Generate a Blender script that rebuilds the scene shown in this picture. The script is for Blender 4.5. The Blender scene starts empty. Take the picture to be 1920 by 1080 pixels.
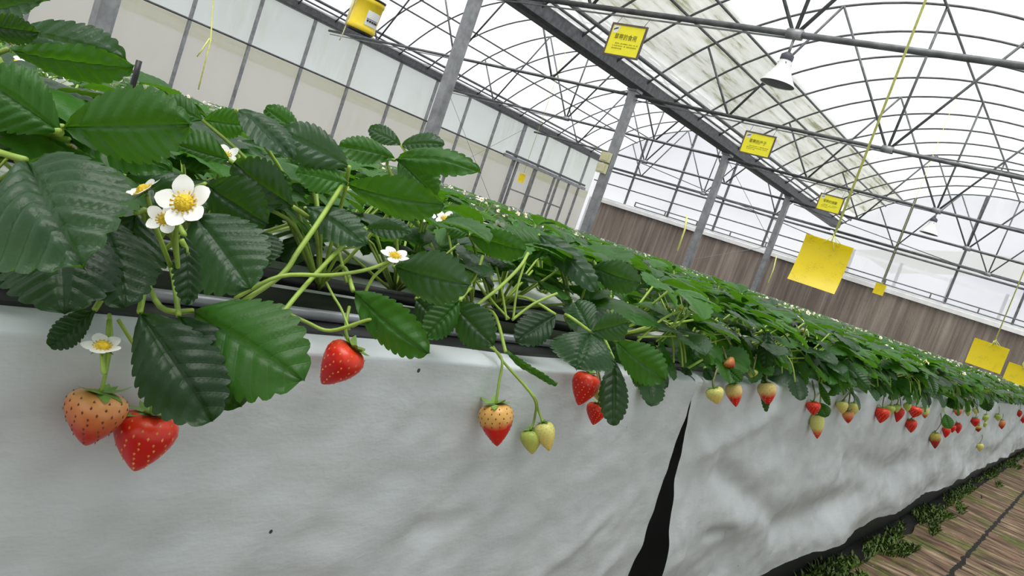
import bpy, bmesh, math, random
from mathutils import Vector as V, Matrix, noise
PI = math.pi
S = bpy.context.scene
C = S.collection
H = 0.72                      # eye height above the path
F = 1499.0
# camera axes solved from the photograph's vanishing points (rows: world X, Y, Z in camera right/down/forward)
R = ((0.74086278, 0.31922479, -0.59094659), (0.58613249, 0.12235583, 0.80092307), (0.32798026, -0.93974709, -0.09645914))

def ray(px, py):
    c = (px - 960, py - 540, F)
    return V([sum(R[i][k] * c[k] for k in range(3)) for i in range(3)])
EYE = V((0, 0, H))
def at(px, py, d): return EYE + ray(px, py) * (d / F)
def onX(px, py, X): d = ray(px, py); return EYE + d * (X / d.x)
def onY(px, py, Y): d = ray(px, py); return EYE + d * (Y / d.y)
def depth(p): q = p - EYE; return sum(R[i][2] * q[i] for i in range(3))
VIEW_RIGHT = V((R[0][0], R[1][0], R[2][0])); VIEW_DOWN = V((R[0][1], R[1][1], R[2][1])); VIEW_FWD = V((R[0][2], R[1][2], R[2][2]))

# ------------------------------------------------------------------ materials
def newmat(name):
    m = bpy.data.materials.new(name); m.use_nodes = True
    nt = m.node_tree; nt.nodes.clear()
    out = nt.nodes.new('ShaderNodeOutputMaterial')
    return m, nt, out
class N:
    def __init__(s, nt): s.nt = nt
    def n(s, t, **k):
        x = s.nt.nodes.new('ShaderNode' + t)
        for a, b in k.items(): setattr(x, a, b)
        return x
    def l(s, a, b): s.nt.links.new(a, b)
    def val(s, sock, v):
        if hasattr(v, 'is_output') or isinstance(v, bpy.types.NodeSocket): s.l(v, sock)
        else: sock.default_value = v
    def math(s, op, a, b=None, c=None, clamp=False):
        x = s.n('Math', operation=op, use_clamp=clamp)
        for i, q in enumerate((a, b, c)):
            if q is not None: s.val(x.inputs[i], q)
        return x.outputs[0]
    def mix(s, f, a, b):
        x = s.n('Mix', data_type='RGBA'); s.val(x.inputs[0], f); s.val(x.inputs[6], a); s.val(x.inputs[7], b); return x.outputs[2]
    def ramp(s, f, stops):
        x = s.n('ValToRGB'); s.val(x.inputs[0], f); e = x.color_ramp.elements
        while len(e) < len(stops): e.new(0.5)
        for q, (p, c) in zip(e, stops): q.position = p; q.color = c if len(c) == 4 else (*c, 1)
        return x.outputs[0]
    def noise(s, vec, scale, detail=3, rough=.5, dim='3D'):
        x = s.n('TexNoise'); 
        if vec is not None: s.l(vec, x.inputs['Vector'])
        x.inputs['Scale'].default_value = scale; x.inputs['Detail'].default_value = detail; x.inputs['Roughness'].default_value = rough
        return x.outputs[0]
    def mapping(s, vec, scale=(1, 1, 1), loc=(0, 0, 0)):
        x = s.n('Mapping'); s.l(vec, x.inputs[0]); x.inputs['Scale'].default_value = scale; x.inputs['Location'].default_value = loc; return x.outputs[0]
    def bump(s, h, strength=.3, dist=.01):
        x = s.n('Bump'); s.l(h, x.inputs['Height']); x.inputs['Strength'].default_value = strength; x.inputs['Distance'].default_value = dist; return x.outputs[0]
    def prin(s, col, rough=.5, metal=0, spec=.5, normal=None):
        x = s.n('BsdfPrincipled'); s.val(x.inputs['Base Color'], col if not isinstance(col, tuple) else (*col, 1) if len(col) == 3 else col)
        s.val(x.inputs['Roughness'], rough); x.inputs['Metallic'].default_value = metal; x.inputs['Specular IOR Level'].default_value = spec
        if normal is not None: s.l(normal, x.inputs['Normal'])
        return x
def c4(c): return (*c, 1)

def simple(name, col, rough=.5, metal=0, var=.15, scale=20, spec=.5, bump=0):
    m, nt, out = newmat(name); g = N(nt)
    tc = g.n('TexCoord').outputs['Object']
    nz = g.noise(tc, scale)
    lo = tuple(max(0, x * (1 - var)) for x in col); hi = tuple(min(1, x * (1 + var)) for x in col)
    colr = g.ramp(nz, [(.3, lo), (.7, hi)])
    nrm = g.bump(nz, bump, .005) if bump else None
    p = g.prin(colr, rough, metal, spec, nrm)
    g.l(p.outputs[0], out.inputs[0]); return m

def leafmat(name, a, b, back, gloss=.42):
    m, nt, out = newmat(name); g = N(nt)
    uv = g.n('UVMap').outputs[0]; sep = g.n('SeparateXYZ'); g.l(uv, sep.inputs[0])
    au = g.math('ABSOLUTE', sep.outputs[0])
    sv = g.math('ABSOLUTE', g.math('SINE', g.math('MULTIPLY', sep.outputs[1], PI * 8)))
    vein = g.math('SUBTRACT', 1, g.math('MULTIPLY', sv, 5.0, clamp=True), clamp=True)
    mid = g.math('SUBTRACT', 1, g.math('MULTIPLY', au, 22.0, clamp=True), clamp=True)
    vm = g.math('MAXIMUM', g.math('MULTIPLY', vein, .55), mid)
    tc = g.n('TexCoord').outputs['Object']
    nz = g.noise(tc, 38, 4, .6)
    oi = g.n('ObjectInfo')
    base = g.mix(g.math('ADD', g.math('MULTIPLY', nz, .7), g.math('MULTIPLY', oi.outputs['Random'], .3)), c4(a), c4(b))
    front = g.mix(g.math('MULTIPLY', vm, .35), base, c4(tuple(x * 1.3 + .01 for x in b)))
    backc = g.mix(g.math('MULTIPLY', vm, .6), c4(back), c4(tuple(x * 1.7 for x in back)))
    geo = g.n('NewGeometry')
    col = g.mix(geo.outputs['Backfacing'], front, backc)
    fine = g.noise(tc, 420, 2, .6)
    bm = g.bump(g.math('ADD', g.math('MULTIPLY', vm, -.5), g.math('MULTIPLY', fine, .5)), .35, .0012)
    p = g.prin(col, gloss, 0, .42, bm)
    tr = g.n('BsdfTranslucent'); tcol = g.mix(.6, col, (.16, .42, .015, 1)); g.l(tcol, tr.inputs[0]); g.l(bm, tr.inputs['Normal'])
    mx = g.n('MixShader'); mx.inputs[0].default_value = .34; g.l(p.outputs[0], mx.inputs[1]); g.l(tr.outputs[0], mx.inputs[2])
    g.l(mx.outputs[0], out.inputs[0]); return m

def film(name, tint, dirt, opac, streak=False, zone=None, dirtamt=.5, transp=.5):
    """thin milky greenhouse film: part clear, part scattering, with algae and dust stains of its own"""
    m, nt, out = newmat(name); g = N(nt)
    tc = g.n('TexCoord').outputs['Object']
    big = g.noise(tc, .55, 4, .6)
    st = g.noise(g.mapping(tc, (6, 6, .7) if streak else (1.2, 5, 1.2)), 1.5, 5, .65)
    d = g.math('MULTIPLY', g.ramp(big, [(.45, (0, 0, 0)), (.7, (1, 1, 1))]), g.ramp(st, [(.38, (0, 0, 0)), (.72, (1, 1, 1))]))
    d = g.math('MULTIPLY', d, dirtamt)
    if zone:
        ax, lo, hi, amt, splot = zone
        sx = g.n('SeparateXYZ'); g.l(tc, sx.inputs[0])
        q = sx.outputs[ax]
        w = (hi - lo) * .12 + .001
        z = g.math('MULTIPLY', g.math('DIVIDE', g.math('SUBTRACT', q, lo), w, clamp=True), g.math('DIVIDE', g.math('SUBTRACT', hi, q), w, clamp=True), clamp=True)
        sp = g.ramp(g.noise(g.mapping(tc, (6, .45, 6)), 1.5, 6, .7), [(.36, (.42, .42, .42)), (.52, (.58, .58, .58)), (.64, (1, 1, 1))])
        d = g.math('ADD', d, g.math('MULTIPLY', g.math('MULTIPLY', z, sp), amt), clamp=True)
    col = g.mix(d, c4(tint), c4(dirt))
    tp = g.n('BsdfTransparent'); g.l(col, tp.inputs[0])
    tl = g.n('BsdfTranslucent'); g.l(col, tl.inputs[0])
    df = g.n('BsdfDiffuse'); g.l(col, df.inputs[0])
    a = g.n('MixShader'); a.inputs[0].default_value = .35; g.l(tl.outputs[0], a.inputs[1]); g.l(df.outputs[0], a.inputs[2])
    b = g.n('MixShader'); fac = g.math('ADD', 1 - transp, g.math('MULTIPLY', d, .35), clamp=True)
    g.l(fac, b.inputs[0]); g.l(tp.outputs[0], b.inputs[1]); g.l(a.outputs[0], b.inputs[2])
    g.l(b.outputs[0], out.inputs[0]); return m

def berrymat(name, top, tip, lo, hi):
    """ripening runs along the fruit: top colour at the calyx, tip colour at the point"""
    m, nt, out = newmat(name); g = N(nt)
    tc = g.n('TexCoord').outputs['Generated']; sp = g.n('SeparateXYZ'); g.l(g.n('UVMap').outputs[0], sp.inputs[0])
    nz = g.noise(tc, 3.5, 2)
    f = g.math('ADD', sp.outputs[1], g.math('MULTIPLY', g.math('SUBTRACT', nz, .5), .35))
    mid = tuple((x + y) / 2 for x, y in zip(top, tip))
    col = g.ramp(f, [(lo, top), ((lo + hi) / 2, mid), (hi, tip)])
    p = g.prin(col, .32, 0, .5)
    p.inputs['Subsurface Weight'].default_value = .12; p.inputs['Subsurface Radius'].default_value = (.004, .0015, .001); p.inputs['Subsurface Scale'].default_value = 1
    g.l(p.outputs[0], out.inputs[0]); return m

MT = {}
MT['leaf'] = leafmat('leaf_green', (.012, .066, .006), (.036, .150, .010), (.048, .170, .010))
MT['leafdark'] = leafmat('leaf_dark_green', (.005, .022, .009), (.011, .042, .014), (.020, .065, .012), .42)
MT['leaffresh'] = leafmat('leaf_fresh_green', (.03, .13, .012), (.055, .19, .02), (.06, .2, .02))
MT['leafgrey'] = leafmat('leaf_greyish_green', (.014, .050, .020), (.040, .092, .040), (.03, .10, .018), .34)
MT['stalk'] = simple('leaf_stalk', (.27, .40, .06), .45, 0, .25, 40)
MT['stalkdark'] = simple('fruit_stalk', (.16, .17, .05), .5, 0, .4, 40)
MT['petal'] = simple('white_petal', (.86, .86, .82), .55, 0, .05, 60)
MT['pistil'] = simple('yellow_flower_center', (.80, .55, .02), .6, 0, .25, 500, bump=.6)
MT['sepal'] = simple('calyx_green', (.16, .30, .05), .5, 0, .3, 60)
MT['seed'] = simple('strawberry_seed', (.72, .26, .05), .4, 0, .3, 200)
MT['seeddark'] = simple('dark_strawberry_seed', (.16, .03, .01), .4, 0, .3, 200)
MT['b_red'] = berrymat('ripe_berry', (.74, .05, .012), (.60, .008, .008), .02, .35)
MT['b_blush'] = berrymat('blushing_berry', (.70, .33, .11), (.50, .018, .01), .10, .74)
MT['b_half'] = berrymat('half_ripe_berry', (.68, .38, .10), (.62, .012, .008), .38, .56)
MT['b_cream'] = berrymat('cream_berry_with_red_tip', (.62, .50, .17), (.60, .012, .008), .34, .60)
MT['b_pale'] = berrymat('pale_berry', (.62, .62, .18), (.66, .52, .14), .2, .9)
MT['b_green'] = berrymat('green_berry', (.34, .44, .08), (.50, .52, .12), .2, .9)
MT['b_tip'] = berrymat('pale_berry_with_red_tip', (.60, .60, .18), (.60, .03, .012), .52, .78)
MT['b_dark'] = berrymat('dark_red_berry', (.45, .38, .06), (.34, .015, .010), .25, .5)
MT['steel'] = simple('galvanised_steel', (.30, .31, .32), .45, .55, .25, 9)
MT['steeldark'] = simple('weathered_steel', (.13, .135, .14), .5, .5, .3, 12)
MT['gutter'] = simple('gutter_steel', (.12, .125, .135), .5, .4, .3, 14)
MT['black'] = simple('black_plastic', (.012, .012, .014), .45, 0, .3, 20)
MT['rim'] = simple('grey_rim_pipe', (.30, .31, .35), .35, .3, .2, 20)
MT['mulch'] = simple('white_mulch_film', (.70, .71, .74), .4, 0, .1, 6, bump=.3)
MT['string'] = simple('pale_yellow_string', (.72, .74, .22), .7, 0, .15, 90)
MT['wire'] = simple('grey_wire', (.25, .25, .26), .5, .4, .2, 30)
MT['frame'] = simple('brown_sign_frame', (.11, .085, .075), .5, 0, .25, 12)
MT['paper'] = simple('yellow_sign_paper', (.88, .80, .03), .6, 0, .06, 6)
MT['white'] = simple('white_label', (.80, .80, .82), .5, 0, .06, 12)
MT['ink'] = simple('dark_olive_ink', (.12, .11, .008), .6, 0, .1, 30)
MT['inkpale'] = simple('pale_olive_ink', (.36, .33, .02), .6, 0, .1, 30)
MT['inkblack'] = simple('black_ink', (.02, .02, .025), .6, 0, .1, 30)
MT['canary'] = simple('yellow_tin', (.78, .58, .015), .35, 0, .12, 10)
MT['cream'] = simple('cream_plastic', (.70, .68, .42), .5, 0, .1, 10)
MT['lamp'] = simple('white_lamp_shade', (.78, .79, .78), .4, 0, .06, 12)
MT['lampin'] = simple('grey_lamp_inside', (.16, .16, .16), .6, 0, .2, 12)
MT['lampdark'] = simple('dark_lamp_fitting', (.07, .07, .09), .5, 0, .2, 12)
MT['sill'] = simple('white_sill', (.82, .82, .82), .5, 0, .08, 5)
MT['grass'] = simple('weed_green', (.085, .15, .02), .6, 0, .5, 6)
MT['soil'] = simple('dark_soil', (.006, .0055, .005), .9, 0, .5, 30, bump=.8)
MT['outside'] = simple('outdoor_ground', (.52, .50, .46), .9, 0, .12, .5)

def trapmat():
    m, nt, out = newmat('yellow_sticky_card'); g = N(nt)
    tc = g.n('TexCoord').outputs['Object']
    v = g.n('TexVoronoi'); g.l(tc, v.inputs['Vector']); v.inputs['Scale'].default_value = 260
    dots = g.math('LESS_THAN', v.outputs['Distance'], g.math('MULTIPLY', g.ramp(g.noise(tc, 14, 3), [(.36, (0, 0, 0)), (.70, (1, 1, 1))]), .42))
    col = g.mix(dots, (.86, .70, .008, 1), (.22, .16, .015, 1))
    p = g.prin(col, .3); tr = g.n('BsdfTranslucent'); tr.inputs[0].default_value = (.9, .75, .02, 1)
    mx = g.n('MixShader'); mx.inputs[0].default_value = .35; g.l(p.outputs[0], mx.inputs[1]); g.l(tr.outputs[0], mx.inputs[2])
    g.l(mx.outputs[0], out.inputs[0]); return m
MT['trap'] = trapmat()

def clothmat():
    m, nt, out = newmat('white_ground_cloth'); g = N(nt)
    tc = g.n('TexCoord').outputs['Object']
    n1 = g.noise(g.mapping(tc, (1, .6, 1)), 14, 5, .6); n2 = g.noise(g.mapping(tc, (1, .35, 1.2)), 26, 5, .6); n3 = g.noise(tc, 90, 3, .6)
    scuff = g.ramp(g.noise(g.mapping(tc, (1, .8, 1.2), (3, 1, 2)), 21, 6, .75), [(.66, (0, 0, 0)), (.74, (1, 1, 1))])
    v = g.n('TexVoronoi'); g.l(tc, v.inputs['Vector']); v.inputs['Scale'].default_value = 17
    speck = g.math('MULTIPLY', g.math('LESS_THAN', v.outputs['Distance'], .035), g.math('GREATER_THAN', g.noise(tc, 7, 2), .5))
    base = g.ramp(n1, [(.3, (.55, .59, .625)), (.7, (.63, .67, .70))])
    col = g.mix(g.math('MULTIPLY', scuff, .35), base, (.30, .30, .31, 1))
    col = g.mix(speck, col, (.05, .05, .05, 1))
    h = g.math('ADD', g.math('MULTIPLY', n1, 1.0), g.math('ADD', g.math('MULTIPLY', n2, .55), g.math('MULTIPLY', n3, .12)))
    p = g.prin(col, .55, 0, .35, g.bump(h, .42, .006))
    tr = g.n('BsdfTranslucent'); tr.inputs[0].default_value = (.75, .75, .77, 1)
    mx = g.n('MixShader'); mx.inputs[0].default_value = .12; g.l(p.outputs[0], mx.inputs[1]); g.l(tr.outputs[0], mx.inputs[2])
    g.l(mx.outputs[0], out.inputs[0]); return m
MT['cloth'] = clothmat()

def pavermat():
    m, nt, out = newmat('wood_grain_pavers'); g = N(nt)
    tc = g.n('TexCoord').outputs['Object']; sp = g.n('SeparateXYZ'); g.l(tc, sp.inputs[0])
    warp = g.math('MULTIPLY', g.math('SUBTRACT', g.noise(g.mapping(tc, (2.5, 5, 1)), 1.3, 3), .5), .10)
    y = g.math('ADD', sp.outputs[1], warp)
    cmb = g.n('CombineXYZ'); g.l(g.math('MULTIPLY', sp.outputs[0], 3.0), cmb.inputs[0]); g.l(g.math('MULTIPLY', y, 13), cmb.inputs[1])
    grain = g.noise(cmb.outputs[0], 1.6, 4, .6)
    slab = g.math('FLOOR', g.math('DIVIDE', sp.outputs[1], .36))
    cm2 = g.n('CombineXYZ'); g.l(g.math('FLOOR', g.math('DIVIDE', g.math('ADD', sp.outputs[0], .2), .5)), cm2.inputs[0]); g.l(slab, cm2.inputs[1])
    wn = g.n('TexWhiteNoise'); g.l(cm2.outputs[0], wn.inputs[0])
    c1 = g.ramp(grain, [(.32, (.014, .009, .007)), (.43, (.10, .060, .038)), (.55, (.21, .140, .090)), (.68, (.40, .31, .20))])
    red = g.ramp(g.noise(tc, 5, 4, .6), [(.5, (0, 0, 0)), (.8, (1, 1, 1))])
    c2 = g.mix(g.math('MULTIPLY', red, .45), c1, (.17, .055, .035, 1))
    moss = g.ramp(g.noise(tc, 3.4, 6, .7), [(.50, (0, 0, 0)), (.62, (1, 1, 1))])
    mg = g.ramp(g.noise(tc, 30, 4), [(.3, (.022, .045, .008)), (.7, (.16, .19, .02))])
    c3 = g.mix(g.math('MULTIPLY', moss, .75), c2, mg)
    fr = g.math('FRACT', g.math('DIVIDE', sp.outputs[1], .36))
    jy = g.math('LESS_THAN', fr, .045)
    jx = g.math('LESS_THAN', g.math('ABSOLUTE', g.math('ADD', g.math('ADD', sp.outputs[0], .2), g.math('MULTIPLY', g.math('SUBTRACT', g.noise(tc, 14, 3), .5), .03))), .009)
    j = g.math('MAXIMUM', g.math('MULTIPLY', jy, .6), jx)
    pv = g.n('TexVoronoi'); g.l(tc, pv.inputs['Vector']); pv.inputs['Scale'].default_value = 34
    peb = g.math('MULTIPLY', g.math('LESS_THAN', pv.outputs['Distance'], .09), g.math('GREATER_THAN', g.noise(tc, 6, 2), .52))
    c3 = g.mix(peb, c3, (.55, .50, .42, 1))
    c4_ = g.mix(j, c3, (.012, .011, .008, 1))
    h = g.math('SUBTRACT', grain, g.math('MULTIPLY', j, 1.2))
    p = g.prin(c4_, .8, 0, .25, g.bump(h, 1.0, .035)); g.l(p.outputs[0], out.inputs[0]); return m
MT['paver'] = pavermat()

def padmat():
    m, nt, out = newmat('brown_cooling_pad'); g = N(nt)
    tc = g.n('TexCoord').outputs['Object']; sp = g.n('SeparateXYZ'); g.l(tc, sp.inputs[0])
    n1 = g.noise(g.mapping(tc, (7, 1, .25)), 1.0, 6, .7); n2 = g.noise(g.mapping(tc, (1.0, 1, .3)), 1.0, 3, .6)
    f = g.math('ADD', g.math('MULTIPLY', n1, .65), g.math('MULTIPLY', n2, .35))
    col = g.ramp(f, [(.32, (.125, .100, .086)), (.46, (.22, .18, .152)), (.56, (.32, .27, .228)), (.72, (.45, .39, .33))])
    w = g.n('TexWave', wave_type='BANDS', bands_direction='DIAGONAL'); g.l(tc, w.inputs[0]); w.inputs['Scale'].default_value = 18
    p = g.prin(col, .85, 0, .2, g.bump(w.outputs[1], .5, .02)); g.l(p.outputs[0], out.inputs[0]); return m
MT['pad'] = padmat()
MT['roof'] = film('roof_film', (.97, .975, .975), (.60, .60, .52), .5, dirtamt=.22, transp=.62)
MT['roofdirt'] = film('roof_film_with_algae', (.96, .965, .96), (.20, .21, .11), .5, zone=(0, -3.62, -2.42, .95, 1), dirtamt=.22, transp=.62)
MT['wallup'] = film('wall_film_upper', (.60, .645, .625), (.42, .46, .32), .6, streak=True, dirtamt=.45, transp=.30)
MT['wallow'] = film('wall_film_lower', (.51, .51, .475), (.37, .39, .22), .8, streak=True, zone=(2, -.30, .0, .6, 1), dirtamt=.35, transp=.10)
MT['wallback'] = film('wall_film_back', (.80, .815, .84), (.54, .54, .50), .5, streak=True, dirtamt=.30, transp=.45)

# ------------------------------------------------------------------ mesh builder
class MB:
    def __init__(s): s.v = []; s.f = []; s.uv = []; s.mi = []; s.mats = []
    def mat(s, m):
        if m not in s.mats: s.mats.append(m)
        return s.mats.index(m)
    def add(s, vs, fs, m, uvs=None):
        o = len(s.v); k = s.mat(m); s.v += [V(p) for p in vs]
        s.uv += uvs if uvs else [(0, 0)] * len(vs)
        for f in fs: s.f.append([o + i for i in f]); s.mi.append(k)
    def box(s, c, sz, m, rot=None):
        c = V(c); vs = []
        for x in (-.5, .5):
            for y in (-.5, .5):
                for z in (-.5, .5):
                    p = V((x * sz[0], y * sz[1], z * sz[2])); vs.append(c + (rot @ p if rot else p))
        s.add(vs, [(0, 1, 3, 2), (4, 6, 7, 5), (0, 4, 5, 1), (2, 3, 7, 6), (0, 2, 6, 4), (1, 5, 7, 3)], m)
    def tube(s, pts, r, m, n=6, cap=True):
        pts = [V(p) for p in pts]; rs = r if isinstance(r, (list, tuple)) else [r] * len(pts)
        vs = []; up = None
        for i, p in enumerate(pts):
            t = (pts[min(i + 1, len(pts) - 1)] - pts[max(i - 1, 0)])
            t = t.normalized() if t.length > 1e-9 else V((0, 0, 1))
            if up is None: up = V((0, 0, 1)) if abs(t.z) < .9 else V((1, 0, 0))
            a = t.cross(up).normalized(); b = a.cross(t).normalized(); up = b
            for k in range(n):
                an = 2 * PI * k / n; vs.append(p + (a * math.cos(an) + b * math.sin(an)) * rs[i])
        fs = []
        for i in range(len(pts) - 1):
            for k in range(n):
                k2 = (k + 1) % n; fs.append((i * n + k, i * n + k2, (i + 1) * n + k2, (i + 1) * n + k))
        if cap: fs.append(tuple(range(n))[::-1]); fs.append(tuple((len(pts) - 1) * n + k for k in range(n)))
        s.add(vs, fs, m)
    def grid(s, fn, nu, nv, m, uvfn=None):
        vs = [fn(i / nu, j / nv) for j in range(nv + 1) for i in range(nu + 1)]
        uv = [uvfn(i / nu, j / nv) if uvfn else (i / nu, j / nv) for j in range(nv + 1) for i in range(nu + 1)]
        fs = [(j * (nu + 1) + i, j * (nu + 1) + i + 1, (j + 1) * (nu + 1) + i + 1, (j + 1) * (nu + 1) + i) for j in range(nv) for i in range(nu)]
        s.add(vs, fs, m, uv)
    def lathe(s, prof, m, n=24, center=(0, 0, 0), axis=None):
        """prof: (r, z) pairs; axis: 3x3 matrix taking local z to the wanted direction"""
        c = V(center); vs = []; uv = []; nz = len(prof)
        for j, (r, z) in enumerate(prof):
            for k in range(n):
                p = V((r * math.cos(2 * PI * k / n), r * math.sin(2 * PI * k / n), z)); vs.append(c + (axis @ p if axis else p)); uv.append((k / n, j / max(1, nz - 1)))
        fs = [(j * n + k, j * n + (k + 1) % n, (j + 1) * n + (k + 1) % n, (j + 1) * n + k) for j in range(nz - 1) for k in range(n)]
        s.add(vs, fs, m, uv)
    def mesh(s, name, origin=V((0, 0, 0)), smooth=True):
        me = bpy.data.meshes.new(name)
        me.from_pydata([tuple(p - origin) for p in s.v], [], s.f)
        for m in s.mats: me.materials.append(m)
        me.polygons.foreach_set('material_index', s.mi)
        if smooth: me.polygons.foreach_set('use_smooth', [True] * len(me.polygons))
        ul = me.uv_layers.new(name='UVMap'); li = [0.0] * (2 * len(me.loops))
        for i, lp in enumerate(me.loops): li[2 * i], li[2 * i + 1] = s.uv[lp.vertex_index]
        ul.data.foreach_set('uv', li); me.update(); return me
    def build(s, name, parent=None, origin=None, smooth=True):
        if parent is not None: org = worldloc(parent)
        elif origin is not None: org = V(origin)
        else:
            xs = [p.x for p in s.v]; ys = [p.y for p in s.v]; zs = [p.z for p in s.v]
            org = V(((min(xs) + max(xs)) / 2, (min(ys) + max(ys)) / 2, min(zs)))
        o = bpy.data.objects.new(name, s.mesh(name, org, smooth)); C.objects.link(o)
        if parent is not None: o.parent = parent
        else: o.location = org
        return o
def worldloc(o):
    p = V(o.location)
    while o.parent is not None: o = o.parent; p = p + V(o.location)
    return p
def empty(name, loc):
    o = bpy.data.objects.new(name, None); C.objects.link(o); o.location = loc; o.empty_display_size = .05; return o
def tag(o, label, cat, group=None):
    o['label'] = label; o['category'] = cat
    if group: o['group'] = group
    return o
def struct(o): o['kind'] = 'structure'; return o
def inst(mesh, name, parent=None, loc=(0, 0, 0), rot=(0, 0, 0), sc=1):
    o = bpy.data.objects.new(name, mesh); C.objects.link(o); o.location = loc; o.rotation_euler = rot; o.scale = (sc,) * 3
    if parent is not None: o.parent = parent
    return o
def smooth_path(P, n=5):
    P = [V(p) for p in P]
    if len(P) < 3: return P
    out = []
    for i in range(len(P) - 1):
        p0 = P[max(i - 1, 0)]; p1 = P[i]; p2 = P[i + 1]; p3 = P[min(i + 2, len(P) - 1)]
        for k in range(n):
            t = k / n; out.append(.5 * ((2 * p1) + (p2 - p0) * t + (2 * p0 - 5 * p1 + 4 * p2 - p3) * t * t + (3 * p1 - p0 - 3 * p2 + p3) * t ** 3))
    out.append(P[-1]); return out
ORD = ['first', 'second', 'third', 'fourth', 'fifth', 'sixth', 'seventh', 'eighth', 'ninth', 'tenth', 'eleventh', 'twelfth', 'thirteenth', 'fourteenth', 'fifteenth', 'sixteenth', 'seventeenth', 'eighteenth', 'nineteenth', 'twentieth', 'twenty-first', 'twenty-second', 'twenty-third', 'twenty-fourth']

# ------------------------------------------------------------------ greenhouse shell
XL, XM, XR = -14.84, -6.94, 0.96
CL, CR = -10.89, -2.99
YB = 22.5
HALF, APEX = 3.85, 4.15
RR = 5.149; CZ = APEX - RR
def roofz(dx): return H + CZ + math.sqrt(max(0, RR * RR - dx * dx))
YP = [-0.95, 2.95, 6.85, 10.75, 14.65, 18.55, 22.45]

# floor: pavers, soil under the beds, ground outdoors
g = MB(); g.grid(lambda u, v: V((-.41 + 1.4 * u + (.02 * noise.noise(V((0, v * 120, 1))) if u == 0 else 0), -3 + 25.5 * v, .004 * noise.noise(V((u * 8, v * 150, 0))))), 14, 400, MT['paver'])
struct(g.build('floor', origin=(0, 0, 0)))
g = MB(); g.grid(lambda u, v: V((-15 + 14.63 * u, -3 + 25.5 * v, -.012 + .006 * noise.noise(V((u * 90, v * 160, 3))))), 60, 200, MT['soil'])
struct(g.build('floor', origin=(0, 0, 0)))
g = MB(); g.grid(lambda u, v: V((-60 + 120 * u, -50 + 130 * v, -.06)), 2, 2, MT['outside'])
o = g.build('ground', origin=(0, 0, 0)); struct(o)

# roof film, one vault per bay (object origin at the bay centre)
for nm, cx, m in (('ceiling', CL, MT['roof']), ('ceiling', CR, MT['roofdirt'])):
    g = MB(); g.grid(lambda u, v: V((cx - HALF + 2 * HALF * u, -3 + (YB + 3) * v, roofz(-HALF + 2 * HALF * u) + .035 + .012 * noise.noise(V((u * 6, v * 40, cx))))), 40, 110, m)
    struct(g.build(nm, origin=(cx, 0, 0)))

# left wall: film in two bands, mullions and a rail
ZR = H + 1.30; ZG = H + 2.34
g = MB(); g.grid(lambda u, v: V((XL - .09 + .006 * noise.noise(V((u * 60, v * 3, 5))), -3 + (YB + 3) * u, ZR + (ZG + .06 - ZR) * v)), 120, 6, MT['wallup'])
wl = struct(g.build('wall_left', origin=(XL, 0, ZR)))
g = MB(); g.grid(lambda u, v: V((XL - .09 + .008 * noise.noise(V((u * 60, v * 3, 9))), -3 + (YB + 3) * u, 0 + ZR * v)), 120, 6, MT['wallow'])
g.build('lower_curtain', parent=wl)
ml = [1.3 * k + 2.6 for k in range(0, 12)]
for y in ml + [18.15, 19.3, 20.55, 21.75]:
    g = MB(); thick = .11 if y == 18.15 else .055
    g.box((XL, y, ZG / 2), (.06, thick, ZG), MT['steel']); g.build('mullion', parent=wl, smooth=False)
g = MB(); g.tube([(XL + .02, -3, ZR), (XL + .02, 18.1, ZR)], .022, MT['steeldark']); g.build('rail', parent=wl)
# sliding doorway in the far end of the left wall
d1 = struct(empty('door_1', (XL + .05, 19.7, 0)))
g = MB()
for y in (18.3, 19.15, 20.25, 21.1): g.box((XL + .05, y, (ZR + .02) / 2), (.05, .07, ZR + .02), MT['steel'])
g.box((XL + .05, 19.7, H + .45), (.04, 2.8, .04), MT['steel']); g.build('door_frame', parent=d1, smooth=False)
g = MB(); g.box((XL + .09, 19.75, ZR + .10), (.07, 4.3, .06), MT['steeldark']); g.box((XL + .09, 19.75, ZR + .0), (.09, 4.4, .09), MT['steel'])
g.build('sliding_track', parent=d1, smooth=False)

# back wall: film, mullions, beams, sill
g = MB()
def backpt(u, v):
    x = -15 + 16.2 * u
    dx = min(abs(x - CL), abs(x - CR)); zt = roofz(min(dx, HALF))
    return V((x, YB + .06 + .01 * noise.noise(V((x * 3, v * 5, 2))), zt * v))
g.grid(backpt, 160, 12, MT['wallback']); wb = struct(g.build('wall_back', origin=(-7, YB, 0)))
for x in (-13.45, -11.85, -10.26, -8.65, -5.24, -3.7, -2.17, -.6):
    g = MB(); dx = min(abs(x - CL), abs(x - CR)); zt = roofz(dx)
    g.box((x, YB, (zt + H + 1.1) / 2), (.055, .055, zt - H - 1.1), MT['steeldark']); g.build('mullion', parent=wb, smooth=False)
for z, r in ((2.14, .03), (2.27, .024)):
    g = MB(); g.tube([(XL, YB - .05, H + z), (XR, YB - .05, H + z)], r, MT['steeldark']); g.build('cross_beam', parent=wb)
g = MB(); g.tube([(XL, YB - .03, H + 1.72), (XM, YB - .03, H + 1.72)], .02, MT['steeldark']); g.build('cross_beam', parent=wb)
g = MB()
for z in (1.27, 1.40): g.tube([(-13.0, YB - .12, H + z), (XR, YB - .12, H + z)], .017, MT['steeldark'])
x = -13.0
while x < .9: g.box((x, YB - .12, H + 1.335), (.03, .03, .15), MT['steeldark']); x += 1.12
g.build('pipe_rail', parent=wb)
g = MB(); g.box((-6.65, YB - .16, H + 1.17), (15.4, .26, .13), MT['sill']); g.box((-6.65, YB - .28, H + 1.12), (15.4, .06, .10), MT['sill'])
t1 = struct(g.build('trim_1', smooth=False))
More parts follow.
